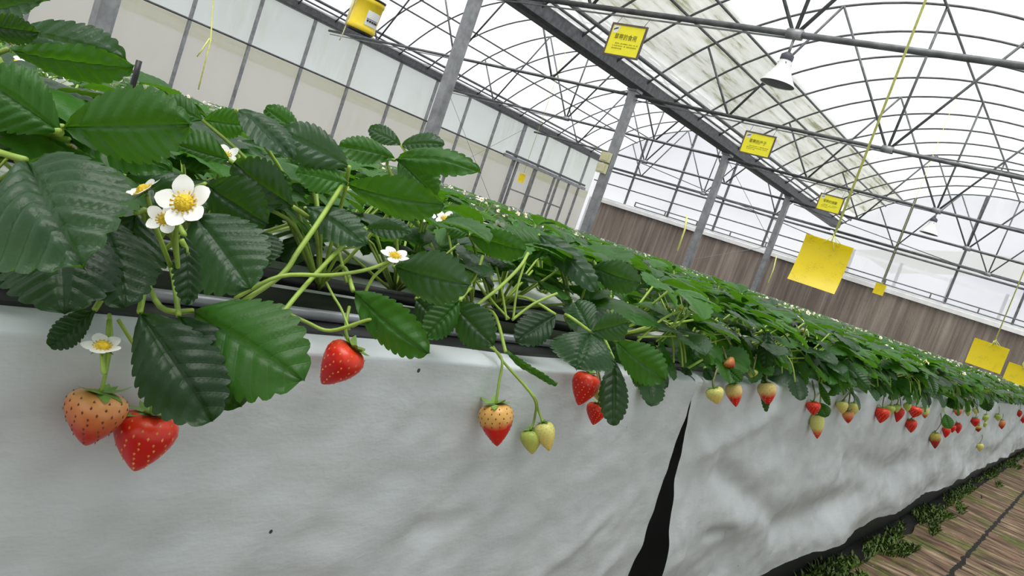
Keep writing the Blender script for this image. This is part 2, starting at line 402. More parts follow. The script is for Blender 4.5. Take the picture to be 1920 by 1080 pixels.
g = MB(); g.box((-6.65, YB - .16, (H + 1.075) / 2), (15.3, .16, H + 1.07), MT['pad']); o = g.build('cooling_pad', origin=(-6.65, YB - .16, 0), smooth=False)
tag(o, 'long brown corrugated cooling pad along the foot of the far wall under the white sill', 'cooling pad')
# white film side strips left of the pad
g = MB(); g.box((-14.55, YB - .1, H + .2), (.35, .05, 1.9), MT['sill']); struct(g.build('trim_2', smooth=False))
# right and front walls that close the house
g = MB(); g.grid(lambda u, v: V((XR + .3, -3 + (YB + 3) * u, ZG * v)), 40, 4, MT['wallup']); struct(g.build('wall_right', origin=(XR, 0, 0)))

# gutters
def gutter(x, w, lab, y0=-3):
    prof = [(-w * .55, .20), (-w * .5, .03), (-w * .25, 0), (w * .25, 0), (w * .5, .03), (w * .55, .20), (w * .46, .20), (w * .42, .05), (-w * .42, .05), (-w * .46, .20)]
    g = MB(); n = len(prof); ys = [y0, YB]
    vs = [V((x + a, y, H + 2.33 + b)) for y in ys for a, b in prof]
    g.add(vs, [(k, (k + 1) % n, n + (k + 1) % n, n + k) for k in range(n)] + [tuple(range(n)), tuple(range(2 * n - 1, n - 1, -1))], MT['gutter'])
    root = empty('roof_gutter', (x, 10, H + 2.33)); g.build('trough', parent=root, smooth=False)
    k = 0
    for i in range(24):
        y = 0.02 + i * .9775
        b = MB(); b.box((x, y, H + 2.55), (w * 1.15, .05, .03), MT['steeldark']); b.build('gutter_clip', parent=root, smooth=False)
    tag(root, lab, 'gutter'); return root
gutter(XM, .30, 'broad dark steel roof gutter running overhead along the row of inner posts')
gutter(XL, .26, 'dark steel eaves gutter along the top of the left film wall')
gutter(XR, .30, 'steel roof gutter along the right side of the arched bay, outside the picture')

# posts
def post(x, y, top, w, lab, grp):
    root = empty('steel_post', (x, y, 0))
    g = MB(); g.box((x, y, top / 2), (w, w * 1.05, top), MT['steel']); g.build('shaft', parent=root, smooth=False)
    g = MB(); g.box((x, y, top - .02), (w * 1.5, w * 1.6, .04), MT['steel']); g.box((x - w * .55, y, top - .12), (.02, w * .9, .2), MT['steel']); g.build('top_plate', parent=root, smooth=False)
    g = MB(); g.box((x, y, .01), (w * 1.9, w * 1.9, .02), MT['steel']); g.build('base_plate', parent=root, smooth=False)
    tag(root, lab, 'post', grp)
for i, y in enumerate(YP):
    if i == 0 or i == 6: continue
    where = ['at the far left edge behind the leaves', 'tall in the upper middle, in front of the left wall', 'with cream boxes on it, near the left wall', 'before the brown cooling pad, under the second yellow sign', 'slim and distant, before the brown pad under the third sign', 'against the far wall under the end of the inner gutter'][i - 1]
    post(XM, y, H + 2.34, .12, 'grey galvanised steel post ' + where, 'inner row of posts')
for i, y in enumerate(YP[1:6]):
    post(XR, y, H + 2.34, .12, 'grey steel post on the right side of the arched bay, %s from the near end' % ORD[i], 'right row of posts')

# arches
ya = [0.02 + i * .9775 for i in range(24)]
for cx, bay in ((CL, 'left'), (CR, 'right')):
    for i, y in enumerate(ya):
        if y < 2.5: continue
        g = MB(); pts = []
        for k in range(31):
            dx = -HALF + 2 * HALF * k / 30; pts.append((cx + dx, y, roofz(dx)))
        g.tube(pts, .0165, MT['steeldark'], 6)
        o = g.build('roof_arch', origin=(cx, y, H + 2.4))
        j = len(ya) - 1 - i
        tag(o, 'thin dark arch tube of the %s vault, %s counting back from the far wall' % (bay, ORD[j]), 'roof arch', 'arches of the %s vault' % bay)
# purlins
PUR = [(-3.69, 'low beside the left gutter'), (-3.60, 'just above the low one beside the left gutter'), (-2.88, 'lower middle of the left slope'), (-2.5, 'upper middle of the left slope'), (0, 'along the ridge'), (1.35, 'on the upper right slope'), (2.69, 'on the lower right slope'), (3.66, 'low beside the right gutter')]
for cx, bay in ((CL, 'left'), (CR, 'right')):
    for dx, w in PUR:
        g = MB(); r = .030 if abs(dx) == 3.6 else .019
        z = roofz(dx) - .035
        g.tube([(cx + dx, -2.9, z), (cx + dx, YB, z)], r, MT['steeldark'])
        o = g.build('roof_purlin'); tag(o, 'dark steel purlin of the %s vault, %s' % (bay, w), 'purlin', 'purlins of the %s vault' % bay)
# trusses
for cx, bay in ((CL, 'left'), (CR, 'right')):
    for i, y in enumerate(YP):
        if i == 0: continue
        if i == 1 and cx == CL: continue
        root = empty('roof_truss', (cx, y, H + 2.2))
        zc = H + 2.245; r = .03 if i < 3 else .026
        g = MB(); g.tube([(cx - 3.9, y, zc), (cx + 3.9, y, zc)], r, MT['steeldark'], 8); g.build('tie_bar', parent=root)
        if i < 5:
            g = MB(); g.tube([(cx - 3.9, y + .05, zc - .06), (cx + .02, y + .03, zc - .03)], .010, MT['steel'], 5); g.build('conduit', parent=root)
        hub = V((cx - .05, y, zc))
        ends = [(hub, (0, 1)), (hub, (-1.26, 1)), (hub, (1.12, 1)), (V((cx - 2.26, y, zc)), (-1.26, 1)), (V((cx - 2.26, y, zc)), (-3.0, 1)), (V((cx + 2.26, y, zc)), (1.12, 1)), (V((cx + 2.26, y, zc)), (3.0, 1))]
        for a, (dx, _) in ends:
            g = MB(); g.tube([a + V((dx * .02, 0, .02)), (cx + dx, y, roofz(dx) - .01)], .0175, MT['steeldark'], 6); g.build('strut', parent=root)
        g = MB(); g.tube([hub + V((-.07, 0, 0)), hub + V((.07, 0, 0))], .048, MT['steel'], 10); g.build('hub_clamp', parent=root)
        tag(root, 'roof truss with tie bar and struts, %s from the camera in the %s vault' % (ORD[i - 1], bay), 'truss', 'trusses of the %s vault' % bay)
# long thin sway braces across the vaults
def brace(a, b, lab, r=.011):
    g = MB(); g.tube([a, b], r, MT['steeldark'], 5); o = g.build('brace_bar'); tag(o, lab, 'brace')
brace((CR - .1, 14.65, H + 2.24), (CR + 3.3, 18.5, roofz(3.3)), 'thin slanting brace bar rising right from the third lamp truss hub')
brace((CR - .1, 10.75, H + 2.24), (CR + 2.9, 14.6, roofz(2.9)), 'thin slanting brace bar rising right from the second truss hub')
brace((CR - 3.8, 18.6, H + 2.2), (CR - .1, 22.3, H + 2.2), 'thin flat brace running to the middle of the far wall in the right bay')
brace((CL - .2, 18.6, H + 2.2), (XM, 22.3, H + 1.9), 'thin flat brace near the far wall in the left bay')
def wire(a, b, lab, r=.006):
    g = MB(); g.tube([a, b], r, MT['wire'], 4); o = g.build('bracing_cable'); tag(o, lab, 'cable')
wire((XL + .1, 14.5, H + 2.3), (XL + .1, 18.1, .3), 'thin steel cable slanting down to the right across the left wall')
wire((XL + .16, 18.1, H + 2.3), (XL + .1, 14.5, .3), 'thin steel cable slanting up to the right across the left wall')
wire((XM, 18.6, H + 1.15), (XM, 14.7, H + 2.25), 'thin cable slanting between two inner posts before the brown pad')
wire((XM + .1, 14.7, H + .2), (XM + .1, 18.5, H + 1.15), 'thin pale cable slanting low across the brown pad')

# neighbouring greenhouse seen faintly through the far film
ng = empty('neighbouring_greenhouse', (0, 30, 0))
g = MB()
for k in range(9):
    x = -8 + k * 1.6; g.box((x, 29, 1.6), (.09, .09, 3.2), MT['steel'])
for z in (1.2, 1.7, 2.2, 3.1): g.box((-1.6, 29, z), (12.8, .08, .10), MT['sill'])
g.build('frame', parent=ng, smooth=False)
g = MB(); g.grid(lambda u, v: V((-8 + 12.8 * u, 29.1 + 6 * v, 3.2 + 1.3 * math.sin(PI * u))), 20, 2, MT['wallow']); g.build('roof_sheet', parent=ng)
tag(ng, 'pale neighbouring greenhouse seen faintly through the far wall at the right', 'greenhouse')

# ------------------------------------------------------------------ signs, lamps, traps
def textmesh(body, size):
    cu = bpy.data.curves.new('lettering', 'FONT'); cu.body = body; cu.size = size; cu.align_x = 'CENTER'; cu.align_y = 'CENTER'; cu.extrude = .0006
    ob = bpy.data.objects.new('lettering', cu); C.objects.link(ob)
    dg = bpy.context.evaluated_depsgraph_get()
    me = bpy.data.meshes.new_from_object(ob.evaluated_get(dg))
    bpy.data.objects.remove(ob); return me
RX = Matrix.Rotation(PI / 2, 3, 'X')
rng = random.Random(5)
def sign(cpx, Y, w, h, title, lab):
    c = onY(cpx[0], cpx[1], Y - .06); root = empty('hanging_sign', c)
    g = MB(); b = .018
    for sx in (-1, 1): g.box(c + V((sx * (w / 2 - b / 2), 0, 0)), (b, .018, h), MT['frame'])
    for sz in (-1, 1): g.box(c + V((0, 0, sz * (h / 2 - b / 2))), (w - 2 * b, .018, b), MT['frame'])
    g.build('frame', parent=root, smooth=False)
    g = MB(); g.box(c, (w - 2 * b, .006, h - 2 * b), MT['paper']); pa = g.build('paper', parent=root, smooth=False)
    me = textmesh(title, h * .145); me.materials.append(MT['ink'])
    o = inst(me, 'title_lettering', pa, V((-.01 * w, -.0045, h * .09)), (PI / 2, 0, 0)); o.scale = (1.12, 1.3, 1)
    g = MB()
    for r, (x0, x1) in enumerate(((-.24, .38), (-.30, .36), (-.30, -.02))):
        x = x0
        while x < x1:
            l = rng.uniform(.012, .022)
            if rng.random() > .12: g.box(c + V((x * w, -.004, -h * (.10 + .075 * r))), (l * w, .002, h * rng.uniform(.022, .04)), MT['inkpale'])
            x += l + .008
    g.build('small_print', parent=pa, smooth=False)
    g = MB(); z0 = h / 2 - b; x0 = -w / 2 + b
    g.add([c + V((x0 + .01, -.0038, z0 - .004)), c + V((x0 + .26 * w * .8, -.0038, z0 - .012)), c + V((x0 + .2 * w * .8, -.0038, z0 - .23 * h)), c + V((x0 + .02, -.0038, z0 - .25 * h))], [(0, 3, 2, 1)], MT['white'])
    g.tube([c + V((x0 + .05 * w, -.005, z0 - .15 * h)), c + V((x0 + .11 * w, -.005, z0 - .11 * h)), c + V((x0 + .17 * w, -.005, z0 - .09 * h))], [.004, .007, .004], MT['inkblack'], 6)
    g.build('corner_emblem', parent=pa, smooth=False)
    for sx in (-1, 1):
        g = MB(); g.tube([c + V((sx * w * .38, 0, h / 2)), V((c.x + sx * w * .38, Y, H + 2.2))], .004, MT['wire'], 5); g.build('hanger', parent=root)
    tag(root, lab, 'sign', 'framed yellow signs'); return root
sign((1172, 77), 6.85, .425, .335, '草莓的食用', 'nearest yellow framed sign hanging under the roof, upper centre')
sign((1420, 271), 10.75, .46, .32, '草莓的产于', 'middle one of the three yellow framed signs, beside the inner gutter')
sign((1556, 382), 14.65, .44, .31, '草莓的储藏', 'farthest and smallest yellow framed sign, above the big sticky card')

def lamp(p, lab, top, s=1.0):
    root = empty('pendant_lamp', p)      # p: centre of the shade's rim
    g = MB(); g.lathe([(.175 * s, 0), (.172 * s, .012 * s), (.115 * s, .10 * s), (.075 * s, .175 * s), (.062 * s, .235 * s), (.058 * s, .25 * s)], MT['lamp'], 28, p); g.build('lamp_shade', parent=root)
    g = MB(); g.lathe([(.170 * s, .004 * s), (.11 * s, .09 * s), (.07 * s, .165 * s), (.0, .18 * s)], MT['lampin'], 28, p); g.build('shade_lining', parent=root)
    g = MB(); g.lathe([(0, .03 * s), (.04 * s, .05 * s), (.05 * s, .09 * s), (.03 * s, .15 * s)], MT['lampin'], 16, p); g.build('bulb', parent=root)
    g = MB(); g.lathe([(.062 * s, .245 * s), (.066 * s, .26 * s), (.066 * s, .30 * s), (.03 * s, .33 * s), (0, .335 * s)], MT['lampdark'], 18, p)
    for a in range(4):
        an = a * PI / 2 + .5; g.box(p + V((math.cos(an) * .06 * s, math.sin(an) * .06 * s, .21 * s)), (.014, .014, .02), MT['lampdark'])
    g.build('socket', parent=root)
    g = MB(); g.tube([p + V((0, 0, .33 * s)), top], .013, MT['steel'], 8); g.build('suspension_rod', parent=root)
    tag(root, lab, 'lamp')
p = onY(1457, 158, 6.85); lamp(p, 'white cone pendant lamp hanging nearest, under the first roof truss', V((p.x, 6.85, H + 2.2)), .88)
p = onY(1741, 438, 14.65); lamp(p, 'small distant white pendant lamp hanging from the third truss hub', V((p.x, 14.65, H + 2.2)), .85)

def trap(cpx, d, w, h, lab, yaw=0, curl=.12, top=None, knot=True):
    c = at(cpx[0], cpx[1], d); root = empty('sticky_trap', c)
    m = Matrix.Rotation(yaw, 3, 'Z')
    g = MB(); th = .0009
    for sgn in (-1, 1):
        def fn(u, v):
            x = (u - .5) * w; z = (v - .5) * h
            return c + m @ V((x, -curl * h * ((v - .75) ** 2) * 2 + sgn * th + .08 * w * (u - .5) ** 2, z))
        g.grid(fn, 12, 16, MT['trap'])
    card = g.build('card', parent=root)
    zt = H + 4.1 if top is None else top
    a = c + m @ V((.04 * w, -.004, h * .47)); b = a + V((0, 0, .03)); e = V((a.x, a.y, zt))
    g = MB(); g.tube([b, e], .0042 if d < 4.2 else .004, MT['string'], 5)
    if d < 4.2:
        g.tube([b + V((.004, 0, .02)), V((a.x + .006, a.y, zt))], .0030, MT['string'], 5)
    if knot:
        for k in range(5):
            q = b + V((rng.uniform(-.006, .006), rng.uniform(-.006, .006), rng.uniform(-.008, .012)))
            g.tube([q, q + m @ V((rng.uniform(-.03, .05), -.01, rng.uniform(-.06, -.01)))], .0016, MT['string'], 5)
        g.tube([a, b], .003, MT['string'], 5)
    g.build('string', parent=root)
    tag(root, lab, 'sticky trap', 'yellow sticky cards')
trap((1539, 495), 3.5, .205, .215, 'large yellow sticky insect card with specks, hanging before the brown pad', .16, .22)
trap((1851, 667), 5.0, .20, .165, 'yellow sticky card just above the plants near the right edge, half behind leaves', .15, .08)
trap((1908, 702), 5.6, .15, .13, 'yellow sticky card cut by the right edge, low above the plants', .15, .08)
trap((1649, 542), 13.5, .17, .19, 'tiny yellow sticky card hanging over the white sill in the distance', .1, .05)
trap((978, 334), 15.5, .13, .17, 'tiny pale yellow card hanging before the left wall doorway', .4, .05)

# yellow fumigator drum
def drum():
    c = at(686, 29, 4.75); Rm = Matrix.Rotation(.10, 3, 'Y')
    root = empty('yellow_drum', c)
    r = .083; h = .19
    g = MB(); g.lathe([(0, -h / 2), (r * 1.02, -h / 2), (r * 1.05, -h / 2 + .010), (r * 1.05, -h / 2 + .026), (r, -h / 2 + .03), (r, h / 2 - .03), (r * 1.05, h / 2 - .026), (r * 1.05, h / 2 - .006), (r, h / 2), (0, h / 2)], MT['canary'], 36, c, Rm); g.build('body', parent=root)
    toeye = (EYE - c); toeye.z = 0; an0 = math.atan2(toeye.y, toeye.x) + .62
    g = MB(); g.grid(lambda u, v: c + Rm @ V((math.cos(an0 - .55 + 1.1 * u) * (r + .0015), math.sin(an0 - .55 + 1.1 * u) * (r + .0015), -.055 + .085 * v)), 14, 2, MT['white']); lb = g.build('label', parent=root)
    g = MB()
    for k in range(5):
        a = an0 - .38 + .19 * k
        g.box(c + Rm @ V((math.cos(a) * (r + .003), math.sin(a) * (r + .003), -.028)), (.004, .011, .011), MT['inkblack'], Rm @ Matrix.Rotation(a, 3, 'Z'))
    for k in range(12):
        a = an0 - .45 + .08 * k
        g.box(c + Rm @ V((math.cos(a) * (r + .002), math.sin(a) * (r + .002), -.016)), (.003, .0064, .0025), MT['inkblack'], Rm @ Matrix.Rotation(a, 3, 'Z'))
    g.build('label_print', parent=lb, smooth=False)
    g = MB(); g.lathe([(r * 1.0, h / 2), (r * 1.06, h / 2 + .002), (r * 1.06, h / 2 + .012), (0, h / 2 + .02)], MT['black'], 30, c, Rm); g.build('lid', parent=root)
    g = MB(); g.lathe([(r * .9, -h / 2 - .012), (r * 1.0, -h / 2), (r * .8, -h / 2)], MT['black'], 30, c, Rm); g.build('bottom_ring', parent=root)
    side = Rm @ V((-.75, -.55, 0)).normalized()
    g = MB(); g.tube([c + side * (r + .012) + V((0, 0, -h / 2)), c + side * (r + .012) + V((0, 0, h / 2 + .02))], .010, MT['cream'], 8)
    q = c + side * (r + .012) + V((0, 0, -h / 2)); g.tube([q, q + V((-.004, 0, -.05)), q + V((-.012, -.004, -.10))], .004, MT['cream'], 6); g.build('cable_duct', parent=root)
    g = MB(); g.tube([c + V((0, 0, h / 2)), V((c.x, c.y, H + 3.9))], .004, MT['wire'], 5); g.build('hanging_wire', parent=root)
    tag(root, 'yellow tin drum with white printed label hanging from the roof at the top', 'drum')
drum()
# cream boxes on the third inner post
bx = empty('control_box', V((XM - .02, 10.6, H + 1.0)))
for z in (1.20, 1.02):
    g = MB(); g.box((XM - .02, 10.63, H + z), (.17, .06, .15), MT['cream']); g.box((XM - .02, 10.595, H + z), (.13, .012, .11), MT['cream']); g.build('cover', parent=bx, smooth=False)
tag(bx, 'pair of cream plastic boxes fixed to the grey post near the left wall', 'control box')
# loose strings
def string(pts, lab, r=.003):
    g = MB(); g.tube([V(p) for p in pts], r, MT['string'], 5); o = g.build('hanging_string'); tag(o, lab, 'string')
a = [at(372, 168, 3.0), at(395, 76, 3.0), at(400, 0, 3.0)]; a.append(a[2] + V((0, 0, 1.5))); string(a, 'pale yellow string hanging at the upper left before the film wall', .003)
string([at(393, 72, 3.0), at(380, 92, 3.0), at(369, 106, 3.0)], 'short loose string end tied to the yellow string at upper left', .003)
string([at(1270, 470, 10), at(1284, 430, 10), at(1288, 405, 10)], 'cream string hanging before the brown pad left of the slim post', .012)
string([at(1440, 530, 8), at(1450, 505, 8), at(1456, 480, 8)], 'pale string hanging before the brown pad beside the distant post', .006)

# ------------------------------------------------------------------ beds
XF = -.45
CREASE = [(.50, .78, .60, .92, .005, .010), (.40, .42, .48, .46, -.003, .012), (.58, .38, .66, .36, -.003, .010), (.82, .60, .98, .44, .004, .014), (.95, .75, 1.05, .60, .004, .012), (.70, .90, .98, .70, -.005, .016), (1.30, .62, 1.42, .64, -.008, .012), (1.42, .64, 1.42, .86, -.009, .008), (1.30, .35, 1.75, .72, -.012, .03), (1.75, .72, 2.5, .70, -.016, .045), (2.2, .42, 3.0, .62, -.014, .05), (3.0, .62, 3.9, .55, -.014, .06), (1.2, .25, 1.55, .10, .006, .02)]
def cloth(y0, y1, amp, lab, seed, gapL=None, gapR=None):
    g = MB(); ny = 240 if y1 < 6 else 520; ns = 80
    def fn(u, s):
        t = u if y1 < 6 else u ** 1.9
        y = y0 + (y1 - y0) * t
        lip = .03 * noise.noise(V((y * 1.4, 0, seed))) + .012 * noise.noise(V((y * 5, 1, seed)))
        top = H - .138 + lip * .22
        if s < .16:
            a = s / .16 * PI / 2; x = XF - .022 + .022 * math.sin(a) - .045 * (1 - s / .16) ** 2; z = top - .016 + .016 * math.cos(a) - .010 * (1 - s / .16); dn = 0
        else:
            k = (s - .16) / .84; dn = k
            hem = .125 + .010 * noise.noise(V((y * 1.7, 4, seed))) + .006 * noise.noise(V((y * 6, 4, seed)))
            z = top - .016 + (hem - top + .016) * k
            x = XF + .020 * k
        w = amp * dn ** .6
        fold = noise.noise(V((y * 1.8 + dn * 1.5, dn * 2.0, seed))) + .6 * noise.noise(V((y * 3.6 - dn * 2, dn * 4.2, seed + 3)))
        swag = math.sin((dn * 2.4 - .9 * math.cos((y - 1.2) * 1.25)) * 3.2) * min(1, dn * 1.6) * (1 - .6 * dn)
        x += w * (fold * .7 + swag * .55) + .0035 * noise.noise(V((y * 14, dn * 9, seed))) * min(1, dn * 3 + .2)
        x += .0018 * noise.noise(V((y * 34, dn * 18, seed)))
        for (ya_, da_, yb_, db_, hh, ww) in CREASE:
            ey, ed = (yb_ - ya_), (db_ - da_) * .45; tt = max(0, min(1, ((y - ya_) * ey + (dn - da_) * .45 * ed) / (ey * ey + ed * ed)))
            dist = math.hypot(y - ya_ - ey * tt, (dn - da_) * .45 - ed * tt)
            x += hh * math.exp(-(dist / ww) ** 2)
        if gapL and u > .72: e = (u - .72) / .28; y -= .0; x -= .020 * e * e * dn; y += gapL(dn) * e ** 1.5
        if gapR and t < .25: y += gapR(dn) * (1 - t / .25)
        return V((x, y, z))
    g.grid(fn, ny, ns, MT['cloth'])
    root = g.build('ground_cloth', origin=(XF, (y0 + y1) / 2, .12)); tag(root, lab, 'cloth')
cloth(-.6, 1.125, .0055, 'near white ground cloth draped down the bed side, left of the black gap', 2.0, gapL=lambda d: .02 * d)
cloth(1.113, 22.2, .030, 'far white ground cloth hanging in sagging folds, right of the black gap', 7.0, gapR=lambda d: .125 * d ** .9)

def bed(x0, x1, y0, y1, lab, near=False):
    root = empty('planting_bed', ((x0 + x1) / 2, (y0 + y1) / 2, 0))
    cx = (x0 + x1) / 2; w = x1 - x0
    g = MB(); g.box((cx, (y0 + y1) / 2, (H - .19) / 2), (w - .07, y1 - y0, H - .19), MT['black']); g.build('trough', parent=root, smooth=False)
    g = MB()
    g.grid(lambda u, v: V((x0 + .09 + (w - .245) * u, y0 + (y1 - y0) * v, H - .150 + .028 * math.sin(PI * u) ** .5 + .006 * noise.noise(V((u * 5, v * (y1 - y0) * 5, x0))))), 16, 240 if near else 60, MT['mulch']); g.build('mulch_film', parent=root)
    if near:
        g = MB(); g.tube([(x1 - .062, y0, H - .140), (x1 - .062, y1, H - .140)], .005, MT['rim'], 8); g.build('rim_pipe', parent=root)
        g = MB(); g.box((x1 - .095, (y0 + y1) / 2, H - .160), (.13, y1 - y0, .03), MT['black']); g.build('drain_channel', parent=root, smooth=False)
        for dx in (.115, .22, .43):
            g = MB(); g.tube([(x1 - dx, y0 + (y1 - y0) * k / 60, H - .126 + .004 * math.sin(k)) for k in range(61)], .007, MT['black'], 6); g.build('drip_hose', parent=root)
    tag(root, lab, 'planting bed')
bed(-1.26, XF, -.6, 22.2, 'long raised strawberry bed in front with white film top and cloth sides', True)
BX = [(-2.9, -2.0), (-4.5, -3.6), (-6.1, -5.2)]
for i, (a, b) in enumerate(BX): bed(a, b, .6, 22.0, '%s raised strawberry bed behind the front bed' % ORD[i])

# ------------------------------------------------------------------ strawberry plants
def leaflet(mb, base, tip, n, W, mat, nu=8, nv=40, nt=10, fold=.15, arch=.05, cup=.0, A=.0012, seed=0.0, tooth=.13):
    base = V(base); tip = V(tip); ax = tip - base; L = ax.length; ax.normalize()
    n = (n - ax * n.dot(ax)).normalized(); sd = ax.cross(n)
    def fn(uu, v):
        u = uu * 2 - 1
        f = max(0, math.sin(PI * min(1, v ** 1.28))) ** .60
        fr = (v * nt) % 1.0
        saw = abs(math.sin(PI * fr)) ** .55
        x = u * W * .5 * f * (1 - tooth * (1 - saw) * abs(u) ** 6)
        y = v * L + (.018 * L * abs(u) ** 6 * saw) - .05 * L * abs(u) ** 2 * (1 - v) * 0
        s = v - .62 * abs(x) / L
        z = fold * abs(x) * (1 - .35 * abs(u)) + arch * L * (4 * v * (1 - v)) - cup * x * x / max(W, 1e-6) * 2
        z += A * (abs(math.sin(PI * 8 * s)) ** .6 - 1) * min(1, abs(u) * 6) * (1 - .5 * abs(u) ** 4) - A * 1.6 * math.exp(-(u / .07) ** 2)
        z += .05 * L * noise.noise(V((u * 1.3 + seed, v * 2.2, seed * 1.7)))
        return base + ax * y + sd * x + n * z
    def uvf(uu, v):
        u = uu * 2 - 1; f = max(0, math.sin(PI * min(1, v ** 1.28))) ** .60
        return (u, v - .62 * abs(u) * W * .5 * f / L)
    mb.grid(fn, 2 * nu, nv, mat, uvf)

def trifoliate(mb, e, out, up, size, mat, rnd, q, pet=None):
    """three leaflets around the stalk end e; out = outward direction"""
    side = out.cross(up).normalized()
    pitch = rnd.uniform(-.55, .05)
    for k, (ang, sc) in enumerate(((0, 1.0), (1.25, .92), (-1.25, .92))):
        a = ang + rnd.uniform(-.15, .15)
        d = (out * math.cos(a) + side * math.sin(a)); d = (d + up * (pitch + rnd.uniform(-.2, .15))).normalized()
        nn = (up - d * up.dot(d)).normalized() + side * rnd.uniform(-.25, .25)
        L = size * sc * rnd.uniform(.9, 1.1); b = e + d * .006
        leaflet(mb, b, b + d * L, nn, L * rnd.uniform(.82, .98), mat, q[0], q[1], q[2], rnd.uniform(.05, .35), rnd.uniform(.04, .13), rnd.uniform(0, .25), .0017 if q[0] > 4 else 0, rnd.uniform(0, 50))

def leaf_template(i, q):
    rnd = random.Random(100 + i)
    mat = [MT['leaf'], MT['leafgrey'], MT['leaf'], MT['leaffresh'], MT['leafdark'], MT['leaf'], MT['leafgrey'], MT['leaf']][i % 8]
    l = rnd.uniform(.085, .125); inc = rnd.uniform(.30, 1.15)
    e = V((math.sin(inc) * l, 0, math.cos(inc) * l))
    pm = MB(); pm.tube([V((0, 0, 0)), e * .5 + V((.012 * math.sin(inc), 0, .008)), e], [.0022, .0019, .0017], MT['stalk'], 6)
    lm = MB(); out = V((1, 0, 0)); trifoliate(lm, e, out, V((.15, 0, 1)).normalized(), rnd.uniform(.060, .082), mat, rnd, q)
    return lm, pm

QN = (6, 24, 8)
LT = []
for i in range(8):
    lm, pm = leaf_template(i, QN); LT.append((lm.mesh('leaf'), pm.mesh('petiole')))

def flower_mesh(s, c=V((0, 0, 0)), nrm=V((0, 0, 1)), npet=5, seed=0, openness=.25):
    rnd = random.Random(seed); nrm = nrm.normalized(); a = nrm.orthogonal().normalized(); b = nrm.cross(a)
    pm = MB(); r0 = rnd.uniform(0, 6)
    for k in range(npet):
        an = r0 + 2 * PI * k / npet + rnd.uniform(-.1, .1); d = a * math.cos(an) + b * math.sin(an); sd = nrm.cross(d); lift = openness + rnd.uniform(-.15, .15)
        def fn(u, v):
            w = .34 * s * max(0, math.sin(PI * (.10 + .86 * v))) ** .7; x = (u * 2 - 1) * w * .5 * 1.25
            return c + d * (s * (.12 + .43 * v)) + sd * x + nrm * (s * lift * v * .45 + .28 * x * x / s + .02 * s * math.sin(v * 5 + k))
        pm.grid(fn, 6, 6, MT['petal'])
    cm = MB(); rc = s * .19; ax = Matrix((a, b, nrm)).transposed()
    cm.lathe([(rc * .9, -.01 * s), (rc, .03 * s), (rc * .85, .10 * s), (rc * .5, .16 * s), (0, .18 * s)], MT['pistil'], 16, c, ax)
    for k in range(14):
        an = 2 * PI * k / 14; d = a * math.cos(an) + b * math.sin(an)
        cm.tube([c + d * rc * .9, c + d * rc * 1.35 + nrm * .07 * s], s * .018, MT['pistil'], 4)
    sm = MB()
    for k in range(8):
        an = 2 * PI * (k + .5) / 8; d = a * math.cos(an) + b * math.sin(an); sd = nrm.cross(d)
        sm.add([c - nrm * .03 * s, c + d * s * .2 + sd * s * .06 - nrm * .04 * s, c + d * s * .42 - nrm * .07 * s, c + d * s * .2 - sd * s * .06 - nrm * .04 * s], [(0, 1, 2, 3)], MT['sepal'])
    return pm, cm, sm

FT = []
for i in range(4):
    rnd = random.Random(300 + i); l = rnd.uniform(.09, .125); inc = rnd.uniform(.2, .9); e = V((math.sin(inc) * l, 0, math.cos(inc) * l))
    pm, cm, sm = flower_mesh(.024, e, V((.6, rnd.uniform(-.4, .4), .8)), 5, i)
    st = MB(); st.tube([V((0, 0, 0)), e * .55 + V((0, 0, .012)), e], .0013, MT['stalk'], 5); st.v += []; 
    FT.append((pm.mesh('flower'), cm.mesh('flower_center'), st.mesh('flower_stalk')))

